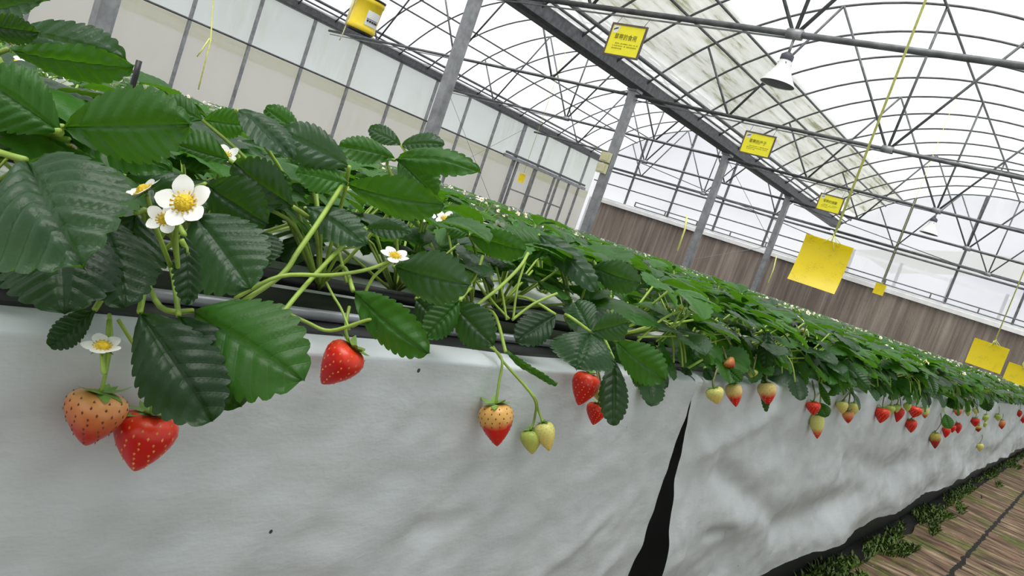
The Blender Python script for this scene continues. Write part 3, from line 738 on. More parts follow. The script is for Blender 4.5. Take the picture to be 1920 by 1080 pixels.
# complete low-detail plants for the middle distance and beyond
def whole_plant(i, q, nl, front=False):
    rnd = random.Random(500 + i); mb = MB()
    for k in range(nl):
        az = 2 * PI * k / nl + rnd.uniform(-.4, .4); l = rnd.uniform(.075, .125); inc = rnd.uniform(.15, 1.2)
        o = V((math.cos(az), math.sin(az), 0)); e = o * math.sin(inc) * l + V((0, 0, math.cos(inc) * l))
        mb.tube([V((0, 0, 0)), e], .0019, MT['stalk'], 4, False)
        m = rnd.choice([MT['leaf'], MT['leaf'], MT['leafgrey'], MT['leafdark'], MT['leaffresh']])
        trifoliate(mb, e, o, V((0, 0, 1)), rnd.uniform(.058, .078), m, rnd, q)
    if front:
        for k in range(4):
            az = -.95 + .6 * k + rnd.uniform(-.2, .2); l = rnd.uniform(.075, .125); inc = rnd.uniform(1.25, 1.62)
            o = V((math.cos(az), math.sin(az), 0)); e = o * math.sin(inc) * l + V((0, 0, math.cos(inc) * l))
            mb.tube([V((0, 0, 0)), e * .5 + V((0, 0, .015)), e], .0018, MT['stalk'], 4, False)
            trifoliate(mb, e, o, (V((0, 0, 1)) + o * .8).normalized(), rnd.uniform(.045, .064), rnd.choice([MT['leaf'], MT['leafgrey'], MT['leafdark']]), rnd, q)
        for k in range(4):
            az = rnd.uniform(-.9, .9); o = V((math.cos(az), math.sin(az), 0)); l = rnd.uniform(.08, .13)
            mb.tube([V((0, 0, .005)), o * l * .5 + V((0, 0, .04)), o * l * .9 + V((0, 0, .03)), o * l * 1.05 + V((0, 0, .005))], .0015, MT['stalk'], 4, False)
    for k in range(7 if front else 4):
        az = rnd.uniform(0, 6.28) if not (front and k % 2) else rnd.uniform(-1.1, 1.1); l = rnd.uniform(.09, .13); inc = rnd.uniform(.2, 1.0) if not (front and k % 2) else rnd.uniform(.8, 1.3); o = V((math.cos(az), math.sin(az), 0)); e = o * math.sin(inc) * l + V((0, 0, math.cos(inc) * l))
        mb.tube([V((0, 0, 0)), e], .0014, MT['stalk'], 4, False)
        pm, cm, sm = flower_mesh(.022, e, o + V((0, 0, .7)), 5, k + i)
        for src in (pm, cm):
            off = len(mb.v); mb.v += src.v; mb.uv += src.uv
            for f, mi in zip(src.f, src.mi): mb.f.append([off + x for x in f]); mb.mi.append(mb.mat(src.mats[mi]))
    return mb
WPF = [whole_plant(40 + i, (3, 10, 5), 11, True).mesh('strawberry_plant') for i in range(6)]
WP = [whole_plant(i, (3, 10, 5), 12).mesh('strawberry_plant') for i in range(6)]

ZC = H - .128
rnd = random.Random(11)
nplants = 0
def row(x, y0, y1, step, near_y, label, grp, front=False):
    global nplants
    y = y0
    while y < y1:
        yy = y + rnd.uniform(-.03, .03); xx = x + rnd.uniform(-.025, .025)
        s = rnd.uniform(.84, 1.02)
        if y < near_y:
            root = empty('strawberry_plant', (xx, yy, ZC)); root.rotation_euler.z = 0 if front else rnd.uniform(0, 6.28)
            nl = rnd.randint(10, 13)
            for k in range(nl):
                lm, pm = LT[rnd.randrange(8)]
                o = inst(lm, 'leaf', root, (0, 0, 0), (rnd.uniform(-.15, .15), rnd.uniform(-.2, .15), 2 * PI * k / nl + rnd.uniform(-.3, .3)), s * rnd.uniform(.85, 1.08))
                inst(pm, 'petiole', o)
            for k in range(4 if front else 0):
                lm, pm = LT[rnd.randrange(8)]
                o = inst(lm, 'leaf', root, (0, 0, 0), (rnd.uniform(-.15, .15), rnd.uniform(.35, .75), -.9 + .6 * k + rnd.uniform(-.2, .2)), s * rnd.uniform(.7, .9)); inst(pm, 'petiole', o)
            for k in range(3 if front else 0):
                az = rnd.uniform(-.9, .9); l = rnd.uniform(.07, .12); oo = V((math.cos(az), math.sin(az), 0)); tm = MB()
                tm.tube(smooth_path([V((0, 0, .005)), oo * l * .5 + V((0, 0, .045)), oo * l * .9 + V((0, 0, .035)), oo * l * 1.1 + V((0, 0, .002))]), .0014, MT['stalk'], 6); inst(tm.mesh('stalk'), 'stalk', root)
            for k in range(rnd.randint(1, 3)):
                fm, cm, st = FT[rnd.randrange(4)]
                o = inst(fm, 'flower', root, (0, 0, 0), (0, 0, rnd.uniform(0, 6.28)), rnd.uniform(.8, 1.0)); inst(cm, 'flower_center', o); inst(st, 'flower_stalk', o)
        else:
            root = inst((WPF if front else WP)[rnd.randrange(6)], 'strawberry_plant', None, (xx, yy, ZC), (0, 0, rnd.uniform(-.25, .25) if front else rnd.uniform(0, 6.28)), s)
        tag(root, label, 'plant', grp); nplants += 1
        y += step
row(-.60, .20, 1.0, .20, 4.2, 'leafy strawberry plant in the front row of the bed, behind the near hanging leaves', 'front row of strawberry plants')
row(-.525, 1.02, 22, .19, 4.2, 'leafy strawberry plant in the front row of the bed, its fruit hanging over the cloth', 'front row of strawberry plants', True)
row(-.78, .12, 19, .20, 3.2, 'leafy strawberry plant in the middle row of the front bed', 'middle row of strawberry plants')
row(-1.08, .22, 19, .21, 2.6, 'leafy strawberry plant in the back row of the front bed', 'back row of strawberry plants')
# remaining plants of the beds behind, past the countable ones
g = MB()
wl_src = [whole_plant(20 + i, (2, 5, 0.001) if False else (2, 6, 3), 7) for i in range(3)]
for (a, b) in BX:
    for x in (a + .2, b - .2):
        y = .8
        while y < 21.8:
            src = wl_src[rnd.randrange(3)]; rot = Matrix.Rotation(rnd.uniform(0, 6.28), 3, 'Z'); off = len(g.v); c = V((x + rnd.uniform(-.04, .04), y, ZC))
            g.v += [rot @ p + c for p in src.v]; g.uv += src.uv
            for f, mi in zip(src.f, src.mi): g.f.append([off + q for q in f]); g.mi.append(g.mat(src.mats[mi]))
            y += .26
o = g.build('strawberry_foliage', origin=(-4, 10, ZC)); o['kind'] = 'stuff'; tag(o, 'mass of green strawberry plants on the beds behind the front bed', 'plants')

# ---- plants of the near front row, leaf by leaf
# leaflet rows: base px, tip px, width px, depth at base, depth at tip, roll, fold, arch, material
def pxleaf(mb, L, seed):
    (bx, by), (tx, ty), w, d0, d1, roll, fold, arch, mat = L
    b = at(bx, by, d0); t = at(tx, ty, d1)
    ax = (t - b).normalized(); n = -((b + t) / 2 - EYE).normalized(); n = (n - ax * n.dot(ax)).normalized()
    n = Matrix.Rotation(math.radians(roll), 3, ax) @ n
    W = w * (d0 + d1) / 2 / F
    leaflet(mb, b, t, n, W, MT[mat], 10, 48, 12, fold, arch * 1.4, .3, .0022 if W < .06 else .0042, seed, .12)
def hand_plant(crown, label, leaves, flowers=(), stalks=()):
    root = empty('strawberry_plant', crown); tag(root, label, 'plant', 'front row of strawberry plants')
    for i, (pet, lets) in enumerate(leaves):
        mb = MB()
        for k, L in enumerate(lets): pxleaf(mb, L, i * 3.1 + k * 1.7)
        lf = mb.build('leaf', parent=root)
        L0 = lets[0]; e = at(L0[0][0], L0[0][1], L0[3])
        pm = MB(); pts = [V(crown)] + [at(*q) for q in pet] + [e]
        if len(pts) == 2: pts = [pts[0], (pts[0] + pts[1]) / 2 + V((0, 0, .02)), pts[1]]
        pm.tube(smooth_path(pts), .0017, MT['stalk'], 8); pm.build('petiole', parent=lf)
    for (px, py, d, size, nrm, st) in flowers:
        c = at(px, py, d); nv = V(nrm)
        pm, cm, sm = flower_mesh(size, c, nv, 5, int(px)); fo = pm.build('flower', parent=root); cm.build('flower_center', parent=fo); sm.build('sepals', parent=fo)
        tm = MB(); pts = [c - nv.normalized() * .003] + [at(*q) for q in st]; tm.tube(smooth_path(pts) if len(pts) > 2 else pts, .0014, MT['stalk'], 6); tm.build('flower_stalk', parent=fo)
    for pts, r in stalks:
        tm = MB(); tm.tube(smooth_path([at(*q) for q in pts]), r * .75, MT['stalk'], 8); tm.build('stalk', parent=root)
    return root
TOEYE = -VIEW_FWD; UP = V((0, 0, 1))
fl = lambda a, b: TOEYE * a + UP * b

hand_plant(V((-.62, .14, ZC)), 'nearest strawberry plant at the left edge with very large veined leaves', [
    ([], [((48, 300), (150, 495), 285, .385, .345, 8, .10, .10, 'leafgrey')]),
    ([], [((118, 238), (356, 232), 150, .42, .42, 0, .15, .03, 'leaf')]),
    ([], [((112, 246), (-40, 140), 135, .41, .40, 0, .2, .05, 'leaf')]),
    ([], [((15, 92), (250, 126), 80, .47, .47, 35, .3, .05, 'leaf')]),
    ([], [((30, 60), (235, 110), 95, .52, .52, -20, .2, .06, 'leafgrey')]),
    ([], [((-40, 45), (70, 62), 60, .45, .45, 20, .2, .05, 'leafdark')]),
    ([], [((-50, 30), (85, -2), 60, .48, .46, -30, .2, .05, 'leafgrey')]),
    ([], [((130, 262), (322, 318), 75, .46, .46, -25, .2, .06, 'leaf')]),
    ([], [((110, 400), (120, 585), 210, .425, .40, 0, .15, .05, 'leafdark'), ((190, 400), (235, 575), 150, .44, .42, -12, .15, .05, 'leafdark')]),
    ([], [((40, 500), (-20, 520), 60, .44, .43, 0, .15, .05, 'leafdark')]),
    ([], [((40, 280), (-30, 230), 60, .47, .47, 0, .15, .05, 'leaffresh')]),
], (), [([(20, 250, .50), (30, 190, .47), (-5, 110, .45)], .003), ([(62, 290, .52), (84, 262, .50), (112, 248, .42)], .0032), ([(85, 130, .55), (112, 100, .53), (150, 94, .52)], .0028)])

hand_plant(V((-.535, .30, ZC)), 'strawberry plant with open white flowers above two hanging berries, near left', [
    ([], [((262, 585), (398, 790), 165, .432, .425, 0, .2, .06, 'leafdark')]),
    ([], [((335, 592), (452, 762), 130, .450, .440, 5, .15, .06, 'leafdark')]),
    ([(300, 575, .46)], [((362, 583), (566, 712), 200, .462, .435, 0, .1, .08, 'leaf')]),
    ([], [((178, 580), (92, 650), 62, .435, .43, 25, .15, .03, 'leafdark')]),
    ([], [((345, 440), (352, 572), 66, .455, .45, -35, .2, .05, 'leafdark')]),
    ([], [((365, 400), (468, 540), 170, .50, .48, 0, .12, .06, 'leafgrey')]),
    ([], [((232, 330), (385, 392), 85, .49, .49, -20, .2, .05, 'leafgrey')]),
    ([], [((255, 400), (220, 540), 150, .48, .46, 10, .15, .05, 'leafdark')]),
    ([], [((385, 345), (500, 420), 120, .53, .52, 20, .2, .05, 'leafdark')]),
    ([], [((470, 430), (500, 500), 90, .53, .52, 0, .2, .05, 'leafdark')]),
], [
    (345, 381, .425, .027, fl(.85, .35), [(330, 430, .435), (335, 520, .45)]),
    (309, 412, .430, .018, fl(.75, .5), [(322, 440, .44), (335, 500, .455)]),
    (270, 358, .430, .021, VIEW_RIGHT * -.5 + UP * .6 + TOEYE * .2, [(290, 420, .44), (320, 500, .455)]),
    (192, 650, .425, .019, fl(.35, .95), [(196, 700, .425), (205, 600, .44)]),
], [([(340, 450, .45), (362, 500, .46), (360, 560, .47)], .0022)])

hand_plant(V((-.56, .48, ZC)), 'strawberry plant above the single tilted red berry, with pale petioles showing', [
    ([], [((550, 388), (438, 305), 95, .58, .56, -15, .25, .08, 'leafdark')]),
    ([], [((442, 205), (548, 298), 75, .64, .62, -38, .3, .06, 'leafgrey')]),
    ([], [((565, 252), (497, 202), 50, .8, .8, 10, .2, .04, 'leaf')]),
    ([], [((655, 312), (522, 246), 90, .66, .64, 28, .2, .06, 'leafgrey')]),
    ([(740, 380, .70)], [((650, 345), (832, 385), 84, .66, .62, 20, .2, .06, 'leaf'), ((655, 345), (556, 322), 66, .66, .64, 20, .2, .05, 'leaffresh')]),
    ([], [((572, 390), (685, 458), 75, .63, .61, -25, .2, .08, 'leafgrey')]),
    ([], [((685, 428), (772, 436), 46, .66, .65, -25, .3, .10, 'leafgrey')]),
    ([], [((662, 545), (803, 662), 92, .59, .555, 20, .15, .06, 'leaf')]),
    ([], [((470, 380), (540, 330), 80, .62, .62, 10, .2, .05, 'leaf')]),
    ([], [((560, 300), (630, 350), 70, .72, .72, 0, .2, .05, 'leafdark')]),
    ([], [((430, 300), (330, 270), 80, .62, .62, 0, .2, .05, 'leaf')]),
    ([], [((380, 225), (300, 190), 60, .75, .75, 10, .2, .05, 'leaf')]),
    ([], [((380, 225), (460, 235), 60, .75, .75, 10, .2, .05, 'leaffresh')]),
], [
    (740, 481, .64, .022, fl(.4, .9), [(700, 520, .64), (680, 560, .64)]),
    (628, 432, .66, .022, fl(.6, .6), [(640, 490, .66), (650, 530, .66)]),
    (720, 608, .575, .014, VIEW_RIGHT * .6 + VIEW_DOWN * .7 + TOEYE * .3, [(690, 598, .58), (660, 612, .585)]),
    (795, 402, .78, .022, fl(.6, .6), [(790, 450, .78), (780, 500, .78)]),
], [([(440, 575, .55), (527, 516, .57), (560, 470, .58), (600, 412, .60), (640, 350, .655)], .0026), ([(440, 560, .55), (525, 518, .56), (620, 516, .59), (690, 505, .63), (738, 486, .64)], .0020),
    ([(520, 600, .55), (558, 552, .57), (605, 500, .60), (650, 455, .63), (690, 430, .66)], .0024), ([(755, 530, .73), (745, 470, .72), (742, 410, .70), (738, 365, .69)], .0020), ([(778, 530, .79), (780, 470, .78), (793, 405, .77), (795, 380, .76)], .0020),
    ([(535, 585, .57), (575, 604, .575), (620, 620, .578), (690, 600, .575), (716, 600, .575)], .0018), ([(655, 618, .578), (640, 580, .585), (625, 555, .59), (612, 530, .62)], .0013)])

hand_plant(V((-.56, .70, ZC)), 'strawberry plant above the pink fruit with red tip, with arching leaves', [
    ([(735, 330, .86)], [((742, 300), (900, 322), 58, .86, .80, -25, .2, .10, 'leaf'), ((742, 298), (636, 272), 56, .86, .84, 20, .2, .06, 'leaf'), ((748, 300), (818, 368), 78, .86, .84, 0, .2, .06, 'leaf')]),
    ([], [((752, 272), (692, 240), 40, .95, .95, 20, .2, .05, 'leafgrey'), ((752, 272), (832, 270), 44, .95, .93, -20, .2, .08, 'leafgrey')]),
    ([], [((738, 500), (880, 535), 105, .69, .66, 12, .15, .06, 'leafgrey')]),
    ([], [((862, 563), (798, 632), 62, .70, .68, 0, .15, .06, 'leaf')]),
    ([], [((850, 568), (924, 646), 82, .71, .68, 10, .15, .06, 'leafdark')]),
    ([], [((780, 560), (830, 610), 70, .72, .70, 10, .15, .06, 'leafdark')]),
    ([], [((880, 440), (985, 470), 64, .82, .80, 25, .2, .06, 'leaf'), ((880, 440), (835, 412), 50, .82, .80, 25, .2, .06, 'leaf')]),
    ([], [((948, 660), (1044, 722), 28, .76, .75, 55, .2, .03, 'leaf')]),
    ([], [((1042, 590), (968, 640), 66, .86, .83, 10, .15, .06, 'leafdark')]),
], [(835, 412, .86, .022, fl(.6, .6), [(845, 460, .86), (850, 520, .84)])],
    [([(862, 605, .77), (888, 577, .78), (935, 540, .80), (975, 500, .83), (990, 475, .85)], .0024), ([(960, 600, .82), (1000, 570, .83), (1045, 550, .84)], .002), ([(950, 600, .85), (940, 540, .86), (930, 500, .87)], .0018), ([(962, 600, .85), (970, 540, .86), (985, 490, .87)], .0018), ([(955, 598, .85), (920, 560, .86), (905, 520, .88)], .0018), ([(860, 560, .76), (890, 520, .78), (905, 480, .80)], .0022)])

hand_plant(V((-.55, .90, ZC)), 'strawberry plant with a broad pale leaf above the three clustered red berries', [
    ([(1060, 590, .86)], [((1107, 622), (1082, 690), 130, .84, .81, 0, .1, .10, 'leafgrey'), ((1107, 620), (1078, 566), 62, .84, .87, 0, .2, .06, 'leafgrey'), ((1110, 622), (1178, 605), 60, .84, .83, 20, .2, .06, 'leafgrey')]),
    ([], [((1155, 640), (1248, 712), 78, .86, .84, 15, .2, .06, 'leaf')]),
    ([], [((1150, 672), (1150, 798), 60, .87, .85, -15, .2, .04, 'leafdark')]),
    ([], [((1185, 690), (1220, 715), 50, .89, .87, 0, .2, .05, 'leafdark')]),
    ([], [((1010, 440), (1118, 545), 60, .95, .92, -28, .25, .07, 'leafgrey')]),
    ([], [((1030, 470), (940, 455), 70, .95, .93, 25, .2, .08, 'leaf')]),
    ([], [((1110, 500), (1200, 530), 70, 1.0, .98, 25, .2, .08, 'leafgrey')]),
], [(1305, 577, 1.05, .022, fl(.6, .6), [(1280, 600, 1.05), (1240, 640, 1.04)]), (1277, 578, 1.04, .016, fl(.3, .9), [(1262, 610, 1.04), (1230, 640, 1.03)])],
    [([(1195, 640, 1.0), (1240, 600, 1.02), (1280, 580, 1.04)], .0022), ([(1195, 632, 1.0), (1260, 630, 1.02), (1290, 630, 1.03)], .002)])

# black stake
g = MB(); a = at(254, 142, .62); b = at(261, 114, .62); g.tube([V((a.x, a.y, ZC)), a, b], .0024, MT['black'], 8)
o = g.build('plant_stake', origin=(a.x, a.y, ZC)); tag(o, 'short black stake sticking up among the leaves at upper left', 'stake')

# ------------------------------------------------------------------ strawberries
def berry(top, tip, wpx, kind, stem, label, d=None, X=-.418, seeds=True, seedmat='seed', sep=1.0, detail=True):
    mx, my = (top[0] + tip[0]) / 2, (top[1] + tip[1]) / 2
    r_est = wpx / 2 / F * depth(onX(mx, my, XF))
    dd = d if d else depth(onX(mx, my, XF + .012 + r_est * .8))
    a = at(top[0], top[1], dd); b = at(tip[0], tip[1], dd)
    ax = (b - a); L = ax.length; ax.normalize(); r = wpx / 2 * dd / F
    x = ax.orthogonal().normalized(); y = ax.cross(x); M3 = Matrix((x, y, ax)).transposed()
    root = empty('strawberry', a); tag(root, label, 'strawberry', 'strawberries hanging over the cloth')
    def rad(t):  # 0 at calyx, 1 at tip
        return r * (max(0, math.sin(PI * min(1, t ** .62 * .94 + .06))) ** .72) * (1 - .10 * t) * 1.03 if t > .0001 else r * .25
    nseg, nrow = (36, 30) if detail else (18, 14)
    prof = [(.001 * r, .06 * L)] + [(rad(t), L * t) for t in [((k + .3) / nrow) for k in range(nrow)]] + [(.0, L)]
    g = MB()
    dn = 13; 
    vs = []; uv = []; n = nseg
    for j, (rr, z) in enumerate(prof):
        for k in range(n):
            an = 2 * PI * k / n; lump = 1 + .035 * math.sin(an * 2 + wpx) * (z / L < .8) + .02 * math.sin(an * 3 + z / L * 4)
            vs.append(a + M3 @ V((rr * lump * math.cos(an), rr * lump * math.sin(an), z))); uv.append((k / n, min(1, max(0, z / L))))
    g.add(vs, [(j * n + k, j * n + (k + 1) % n, (j + 1) * n + (k + 1) % n, (j + 1) * n + k) for j in range(len(prof) - 1) for k in range(n)], MT[kind], uv)
    body = g.build('fruit', parent=root)
    if seeds:
        g = MB(); rows = 9
        for j in range(rows):
            t = .10 + .80 * j / (rows - 1); rr = rad(t); z = L * t; cnt = max(4, int(2 * PI * rr / (r * .46)))
            for k in range(cnt):
                an = 2 * PI * (k + .5 * (j % 2)) / cnt
                lump = 1 + .035 * math.sin(an * 2 + wpx) * (t < .8) + .02 * math.sin(an * 3 + t * 4)
                o_ = V((math.cos(an), math.sin(an), 0)); c = a + M3 @ (o_ * rr * lump * .995 + V((0, 0, z)))
                sz = r * .055; tv = M3 @ V((0, 0, 1)); ov = M3 @ o_; sv = ov.cross(tv)
                g.add([c + tv * sz * 1.5, c + sv * sz * .9, c - tv * sz * 1.5, c - sv * sz * .9, c + ov * sz * .55], [(0, 1, 4), (1, 2, 4), (2, 3, 4), (3, 0, 4)], MT[seedmat])
        g.build('seeds', parent=root)
    g = MB(); ns = 9 if detail else 6
    rs = random.Random(int(wpx * 7 + top[0]))
    for k in range(ns):
        an = 2 * PI * k / ns + rs.uniform(-.15, .15); o_ = V((math.cos(an), math.sin(an), 0)); s_ = V((-math.sin(an), math.cos(an), 0)); ll = r * sep * rs.uniform(.75, 1.1); cu = rs.uniform(-.5, .28)
        def fn(u, v):
            w = ll * .42 * math.sin(PI * min(1, .15 + .85 * v)) ** .8
            return a + M3 @ (o_ * ll * v * (1 - .1 * v) + s_ * (u - .5) * w + V((0, 0, -.02 * r + cu * ll * v * v * .8 + .02 * ll * math.sin(k))))
        g.grid(fn, 2, 5, MT['sepal'])
    g.build('calyx', parent=root)
    g = MB(); pts = [a] + [at(*q) if len(q) == 3 else at(q[0], q[1], dd - .0) for q in stem]
    g.tube(smooth_path(pts), .0013 if dd < 1 else .0016, MT['stalk'] if dd < .9 else MT['stalkdark'], 6); g.build('stem', parent=root)
    return root

B = berry
B((190, 735), (160, 836), 108, 'b_blush', [(200, 690), (208, 640, .455), (205, 590, .47)], 'orange-pink strawberry with dark seeds, leftmost of all the berries', seedmat='seeddark')
B((284, 775), (252, 884), 109, 'b_red', [(284, 710), (262, 665), (222, 600, .47)], 'biggest ripe red strawberry, hanging lowest at the left beside the pink one')
B((664, 652), (603, 720), 80, 'b_red', [(652, 634), (648, 612), (655, 575, .60)], 'single red strawberry tilted to the left, hanging just under the bed edge', seeds=True)
B((930, 757), (932, 837), 64, 'b_half', [(935, 720), (940, 670, .775), (905, 640, .80), (870, 600, .83)], 'pink strawberry with a glossy red tip and dark spread calyx, mid cloth', seedmat='seeddark', sep=1.15)
B((995, 806), (998, 852), 40, 'b_green', [(1003, 780), (1000, 745, .80), (945, 680, .785), (925, 650, .80)], 'small unripe yellow-green strawberry, left one of a green pair', sep=1.0)
B((1018, 792), (1030, 846), 38, 'b_pale', [(1008, 765), (1000, 742, .80), (945, 680, .785)], 'small unripe yellow-green strawberry, right one of a green pair', d=.835)
B((1106, 700), (1084, 760), 52, 'b_red', [(1104, 690), (1108, 660, .88)], 'plump red strawberry under the broad pale leaf, top of three', sep=.9)
B((1122, 755), (1112, 797), 38, 'b_red', [(1126, 740, .89), (1118, 690, .90)], 'smaller red strawberry at the bottom of the cluster of three')
B((1124, 728), (1122, 752), 27, 'b_green', [(1126, 715, .90), (1120, 690, .90)], 'little green strawberry tucked between two red ones', d=.905, sep=.7)
B((1338, 727), (1346, 758), 34, 'b_pale', [(1337, 715), (1345, 690, 1.2)], 'pale cream-green strawberry right of the cloth gap, beside a half red one')
B((1374, 719), (1380, 763), 31, 'b_cream', [(1375, 705), (1368, 680, 1.22)], 'half red half cream strawberry next to the pale one near the gap')
B((1362, 674), (1376, 690), 24, 'b_blush', [(1360, 665), (1355, 650, 1.27)], 'pinkish strawberry half hidden among leaves above the cream pair', d=1.22, detail=False)
B((1412, 692), (1408, 708), 20, 'b_green', [(1415, 680), (1418, 665, 1.32)], 'small green strawberry resting on the bed edge between two ripening ones', d=1.29, detail=False)
B((1437, 717), (1440, 760), 36, 'b_cream', [(1437, 700), (1435, 660, 1.40)], 'half white half red strawberry hanging alone before a dark leaf', sep=.8)
def small(px, py, w, h, kind, label, stem=None, tilt=0, d=None):
    t = (px - tilt * .5, py - h / 2); p = (px + tilt * .5, py + h / 2)
    st = stem or [(px + 3, py - h), (px - 2, py - h - 26)]
    X = onX(px, py, XF); dd = d or depth(onX(px, py, XF + .018))
    st2 = [(q[0], q[1], dd) if len(q) == 2 else q for q in st]
    st2[-1] = (st2[-1][0], st2[-1][1], dd + .05)
    return berry(t, p, w, kind, st2, label, d=dd, seeds=w > 22, sep=.85, detail=w > 22)
small(1525, 766, 26, 26, 'b_red', 'red strawberry hanging directly above the long pale berry with red tip')
small(1532, 800, 27, 46, 'b_tip', 'long pale strawberry with a red tip hanging below a red one', [(1530, 775), (1527, 740)])
small(1579, 764, 23, 24, 'b_pale', 'pale green strawberry, left one in a cluster of three', [(1585, 745), (1592, 730), (1560, 715)])
small(1600, 767, 23, 24, 'b_pale', 'pale green strawberry, right one in a cluster of three', [(1602, 748), (1592, 730), (1560, 715)])
small(1590, 782, 22, 24, 'b_blush', 'yellowish strawberry turning brown below, bottom of a cluster of three', [(1590, 765), (1592, 730), (1565, 715)], d=1.86)
small(1653, 779, 29, 29, 'b_red', 'red strawberry at the left end of the long mixed cluster', [(1655, 758), (1660, 735)], -6)
small(1669, 769, 18, 18, 'b_green', 'round green strawberry beside the red one starting the long cluster')
small(1685, 778, 18, 28, 'b_red', 'narrow red strawberry third in the long mixed cluster', None, -8)
small(1681, 766, 15, 16, 'b_green', 'tiny green strawberry above the narrow red one in the long cluster')
small(1701, 764, 14, 17, 'b_green', 'tiny green strawberry at the middle of the long mixed cluster')
small(1715, 773, 25, 21, 'b_red', 'red strawberry in the right half of the long mixed cluster', None, -6)
small(1734, 774, 17, 21, 'b_tip', 'greenish strawberry turning red at the right end of the long cluster')
small(1708, 799, 23, 25, 'b_red', 'single red strawberry hanging lower, beneath the long mixed cluster', [(1712, 780), (1712, 765)])
small(1753, 826, 21, 31, 'b_dark', 'dark red strawberry with green shoulder, hanging low left of a small leaf', [(1765, 790), (1758, 755), (1740, 740)])
small(1774, 811, 15, 20, 'b_red', 'small red strawberry under the hanging leaf, left of three', [(1772, 795), (1762, 770), (1745, 742)], -4)
small(1785, 804, 14, 15, 'b_red', 'small red strawberry under the hanging leaf, middle of three', [(1780, 790), (1765, 770), (1750, 742)])
small(1796, 803, 14, 20, 'b_red', 'small red strawberry under the hanging leaf, right of three', [(1792, 788), (1785, 770), (1770, 745)])
small(1796, 773, 16, 15, 'b_blush', 'pale red strawberry close under the edge above the three small ones')
small(1815, 774, 11, 14, 'b_green', 'tiny green strawberry right of the pale red one under the edge')
small(1828, 792, 17, 17, 'b_red', 'round red strawberry hanging above the lowest far yellow one')
small(1847, 784, 14, 13, 'b_green', 'round green strawberry right of the far round red one')
small(1830, 772, 11, 11, 'b_pale', 'tiny pale strawberry close under the edge above the far round red one')
small(1834, 804, 12, 13, 'b_dark', 'tiny dark red strawberry on a thin stalk below the far round red one')
small(1846, 796, 10, 11, 'b_green', 'tiny green strawberry between the far round berries')
small(1837, 839, 13, 16, 'b_pale', 'yellow strawberry dangling lowest on a long thin stalk at far right', [(1842, 820), (1838, 800), (1832, 780)])
small(1871, 783, 12, 14, 'b_green', 'green strawberry at the far right above a pale red one')
small(1878, 796, 14, 18, 'b_blush', 'pale red strawberry at the far right below a green one')
small(1911, 776, 11, 13, 'b_red', 'red strawberry near the right edge, upper of two')
small(1918, 787, 10, 14, 'b_red', 'red strawberry cut by the right edge, lower of two')

# leaves dangling over the cloth further along, on plants of the row
def dangle(px, label, lets):
    c = onX(px[0], px[1], -.53); root = empty('strawberry_plant', V((-.53, c.y, ZC))); tag(root, label, 'plant', 'front row of strawberry plants')
    for i, L in enumerate(lets):
        mb = MB(); pxleaf(mb, L, i * 2.3 + px[0] * .01); lf = mb.build('leaf', parent=root)
        e = at(L[0][0], L[0][1], L[3]); pm = MB(); pm.tube([V((-.53, c.y, ZC)), (V((-.53, c.y, ZC)) + e) / 2 + V((0, 0, .02)), e], .002, MT['stalk'], 6); pm.build('petiole', parent=lf)
dangle((1380, 660), 'strawberry plant with dark drooping leaf behind the half white berry', [((1440, 620), (1436, 690), 36, 1.36, 1.33, 0, .2, .05, 'leafdark'), ((1432, 700), (1437, 772), 22, 1.36, 1.36, 30, .2, .02, 'leafdark'), ((1320, 690), (1335, 712), 22, 1.2, 1.19, 0, .2, .05, 'leafdark'), ((1365, 690), (1390, 715), 26, 1.22, 1.2, 0, .2, .05, 'leaf'), ((1290, 690), (1285, 702), 24, 1.13, 1.12, 0, .2, .05, 'leafdark')])
dangle((1530, 700), 'strawberry plant with small leaf hanging beside the red and long pale berries', [((1535, 715), (1556, 760), 16, 1.66, 1.64, 25, .2, .05, 'leaf'), ((1538, 755), (1550, 782), 26, 1.66, 1.65, 0, .2, .05, 'leaf'), ((1590, 690), (1630, 730), 26, 1.75, 1.72, 10, .2, .05, 'leafgrey'), ((1640, 725), (1650, 745), 24, 2.0, 1.98, 0, .2, .05, 'leafdark')])
dangle((1750, 720), 'strawberry plant with one green leaf hanging among the small red berries', [((1772, 776), (1780, 804), 22, 2.9, 2.88, 0, .2, .05, 'leaf'), ((1840, 735), (1855, 770), 26, 4.1, 4.0, 0, .2, .05, 'leafdark'), ((1740, 705), (1752, 740), 24, 2.6, 2.55, 0, .2, .05, 'leafgrey')])

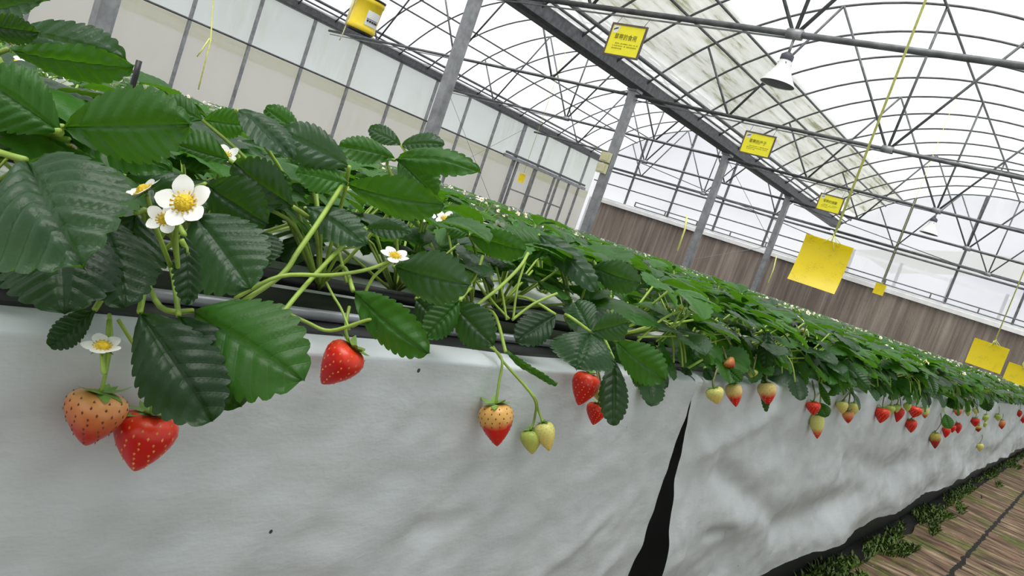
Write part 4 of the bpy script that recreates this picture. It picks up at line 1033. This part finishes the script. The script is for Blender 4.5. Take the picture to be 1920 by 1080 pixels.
# ------------------------------------------------------------------ weeds along the bed foot
g = MB(); rw = random.Random(3)
for k in range(16000):
    y = 1.3 + 12 * rw.random() ** 1.7; x = -.47 + .13 * rw.random() ** .8 + .05 * noise.noise(V((y * 2.5, 0, 0)))
    dens = noise.noise(V((y * 2.2, x * 9, 4)))
    if dens < -.28: continue
    if x > -.405 and dens < .12: continue
    h = rw.uniform(.005, .022) * (1 + max(0, dens)); az = rw.uniform(0, 6.28); o_ = V((math.cos(az), math.sin(az), 0)); s_ = V((-o_.y, o_.x, 0)); w = rw.uniform(.0015, .0045)
    b = V((x, y, 0)); m_ = b + o_ * h * .35 + V((0, 0, h * .7)); t = b + o_ * h * .9 + V((0, 0, h))
    g.add([b - s_ * w * .5, b + s_ * w * .5, m_ + s_ * w, t, m_ - s_ * w], [(0, 1, 2, 3, 4)], MT['grass'])
o = g.build('weeds', origin=(-.43, 5, 0)); o['kind'] = 'stuff'; tag(o, 'low green weeds and moss growing along the foot of the bed beside the path', 'weeds')

# ------------------------------------------------------------------ light, world, camera
w = bpy.data.worlds.new('overcast_sky'); S.world = w; w.use_nodes = True
nt = w.node_tree; nt.nodes.clear(); q = N(nt)
out = nt.nodes.new('ShaderNodeOutputWorld'); bg = q.n('Background')
tc = q.n('TexCoord').outputs['Generated']; sp = q.n('SeparateXYZ'); q.l(tc, sp.inputs[0])
cl = q.noise(q.mapping(tc, (1, 1, 2.5)), 2.6, 5, .6)
col = q.ramp(cl, [(.36, (.66, .68, .73)), (.50, (.84, .85, .89)), (.64, (1, 1, 1))])
q.l(col, bg.inputs[0]); bg.inputs[1].default_value = 1.13
q.l(bg.outputs[0], out.inputs[0])
sun = bpy.data.lights.new('sun', 'SUN'); sun.energy = 3.6; sun.angle = math.radians(45); sun.color = (1, .98, .94)
so = bpy.data.objects.new('sun', sun); C.objects.link(so); so.rotation_euler = (math.radians(14), math.radians(8), 0)

cam = bpy.data.cameras.new('camera'); co = bpy.data.objects.new('camera', cam); C.objects.link(co)
mw = Matrix.Identity(4)
for i in range(3): mw[i][0] = R[i][0]; mw[i][1] = -R[i][1]; mw[i][2] = -R[i][2]
co.matrix_world = Matrix.Translation(EYE) @ mw
cam.sensor_width = 36; cam.lens = F * 36 / 1920; cam.clip_start = .02; cam.clip_end = 200
S.camera = co
S.view_settings.view_transform = 'Standard'; S.view_settings.look = 'None'; S.view_settings.gamma = 1; S.view_settings.use_curve_mapping = False
S.view_settings.exposure = 0.28
S.cycles.max_bounces = 8; S.cycles.transparent_max_bounces = 16; S.cycles.diffuse_bounces = 4
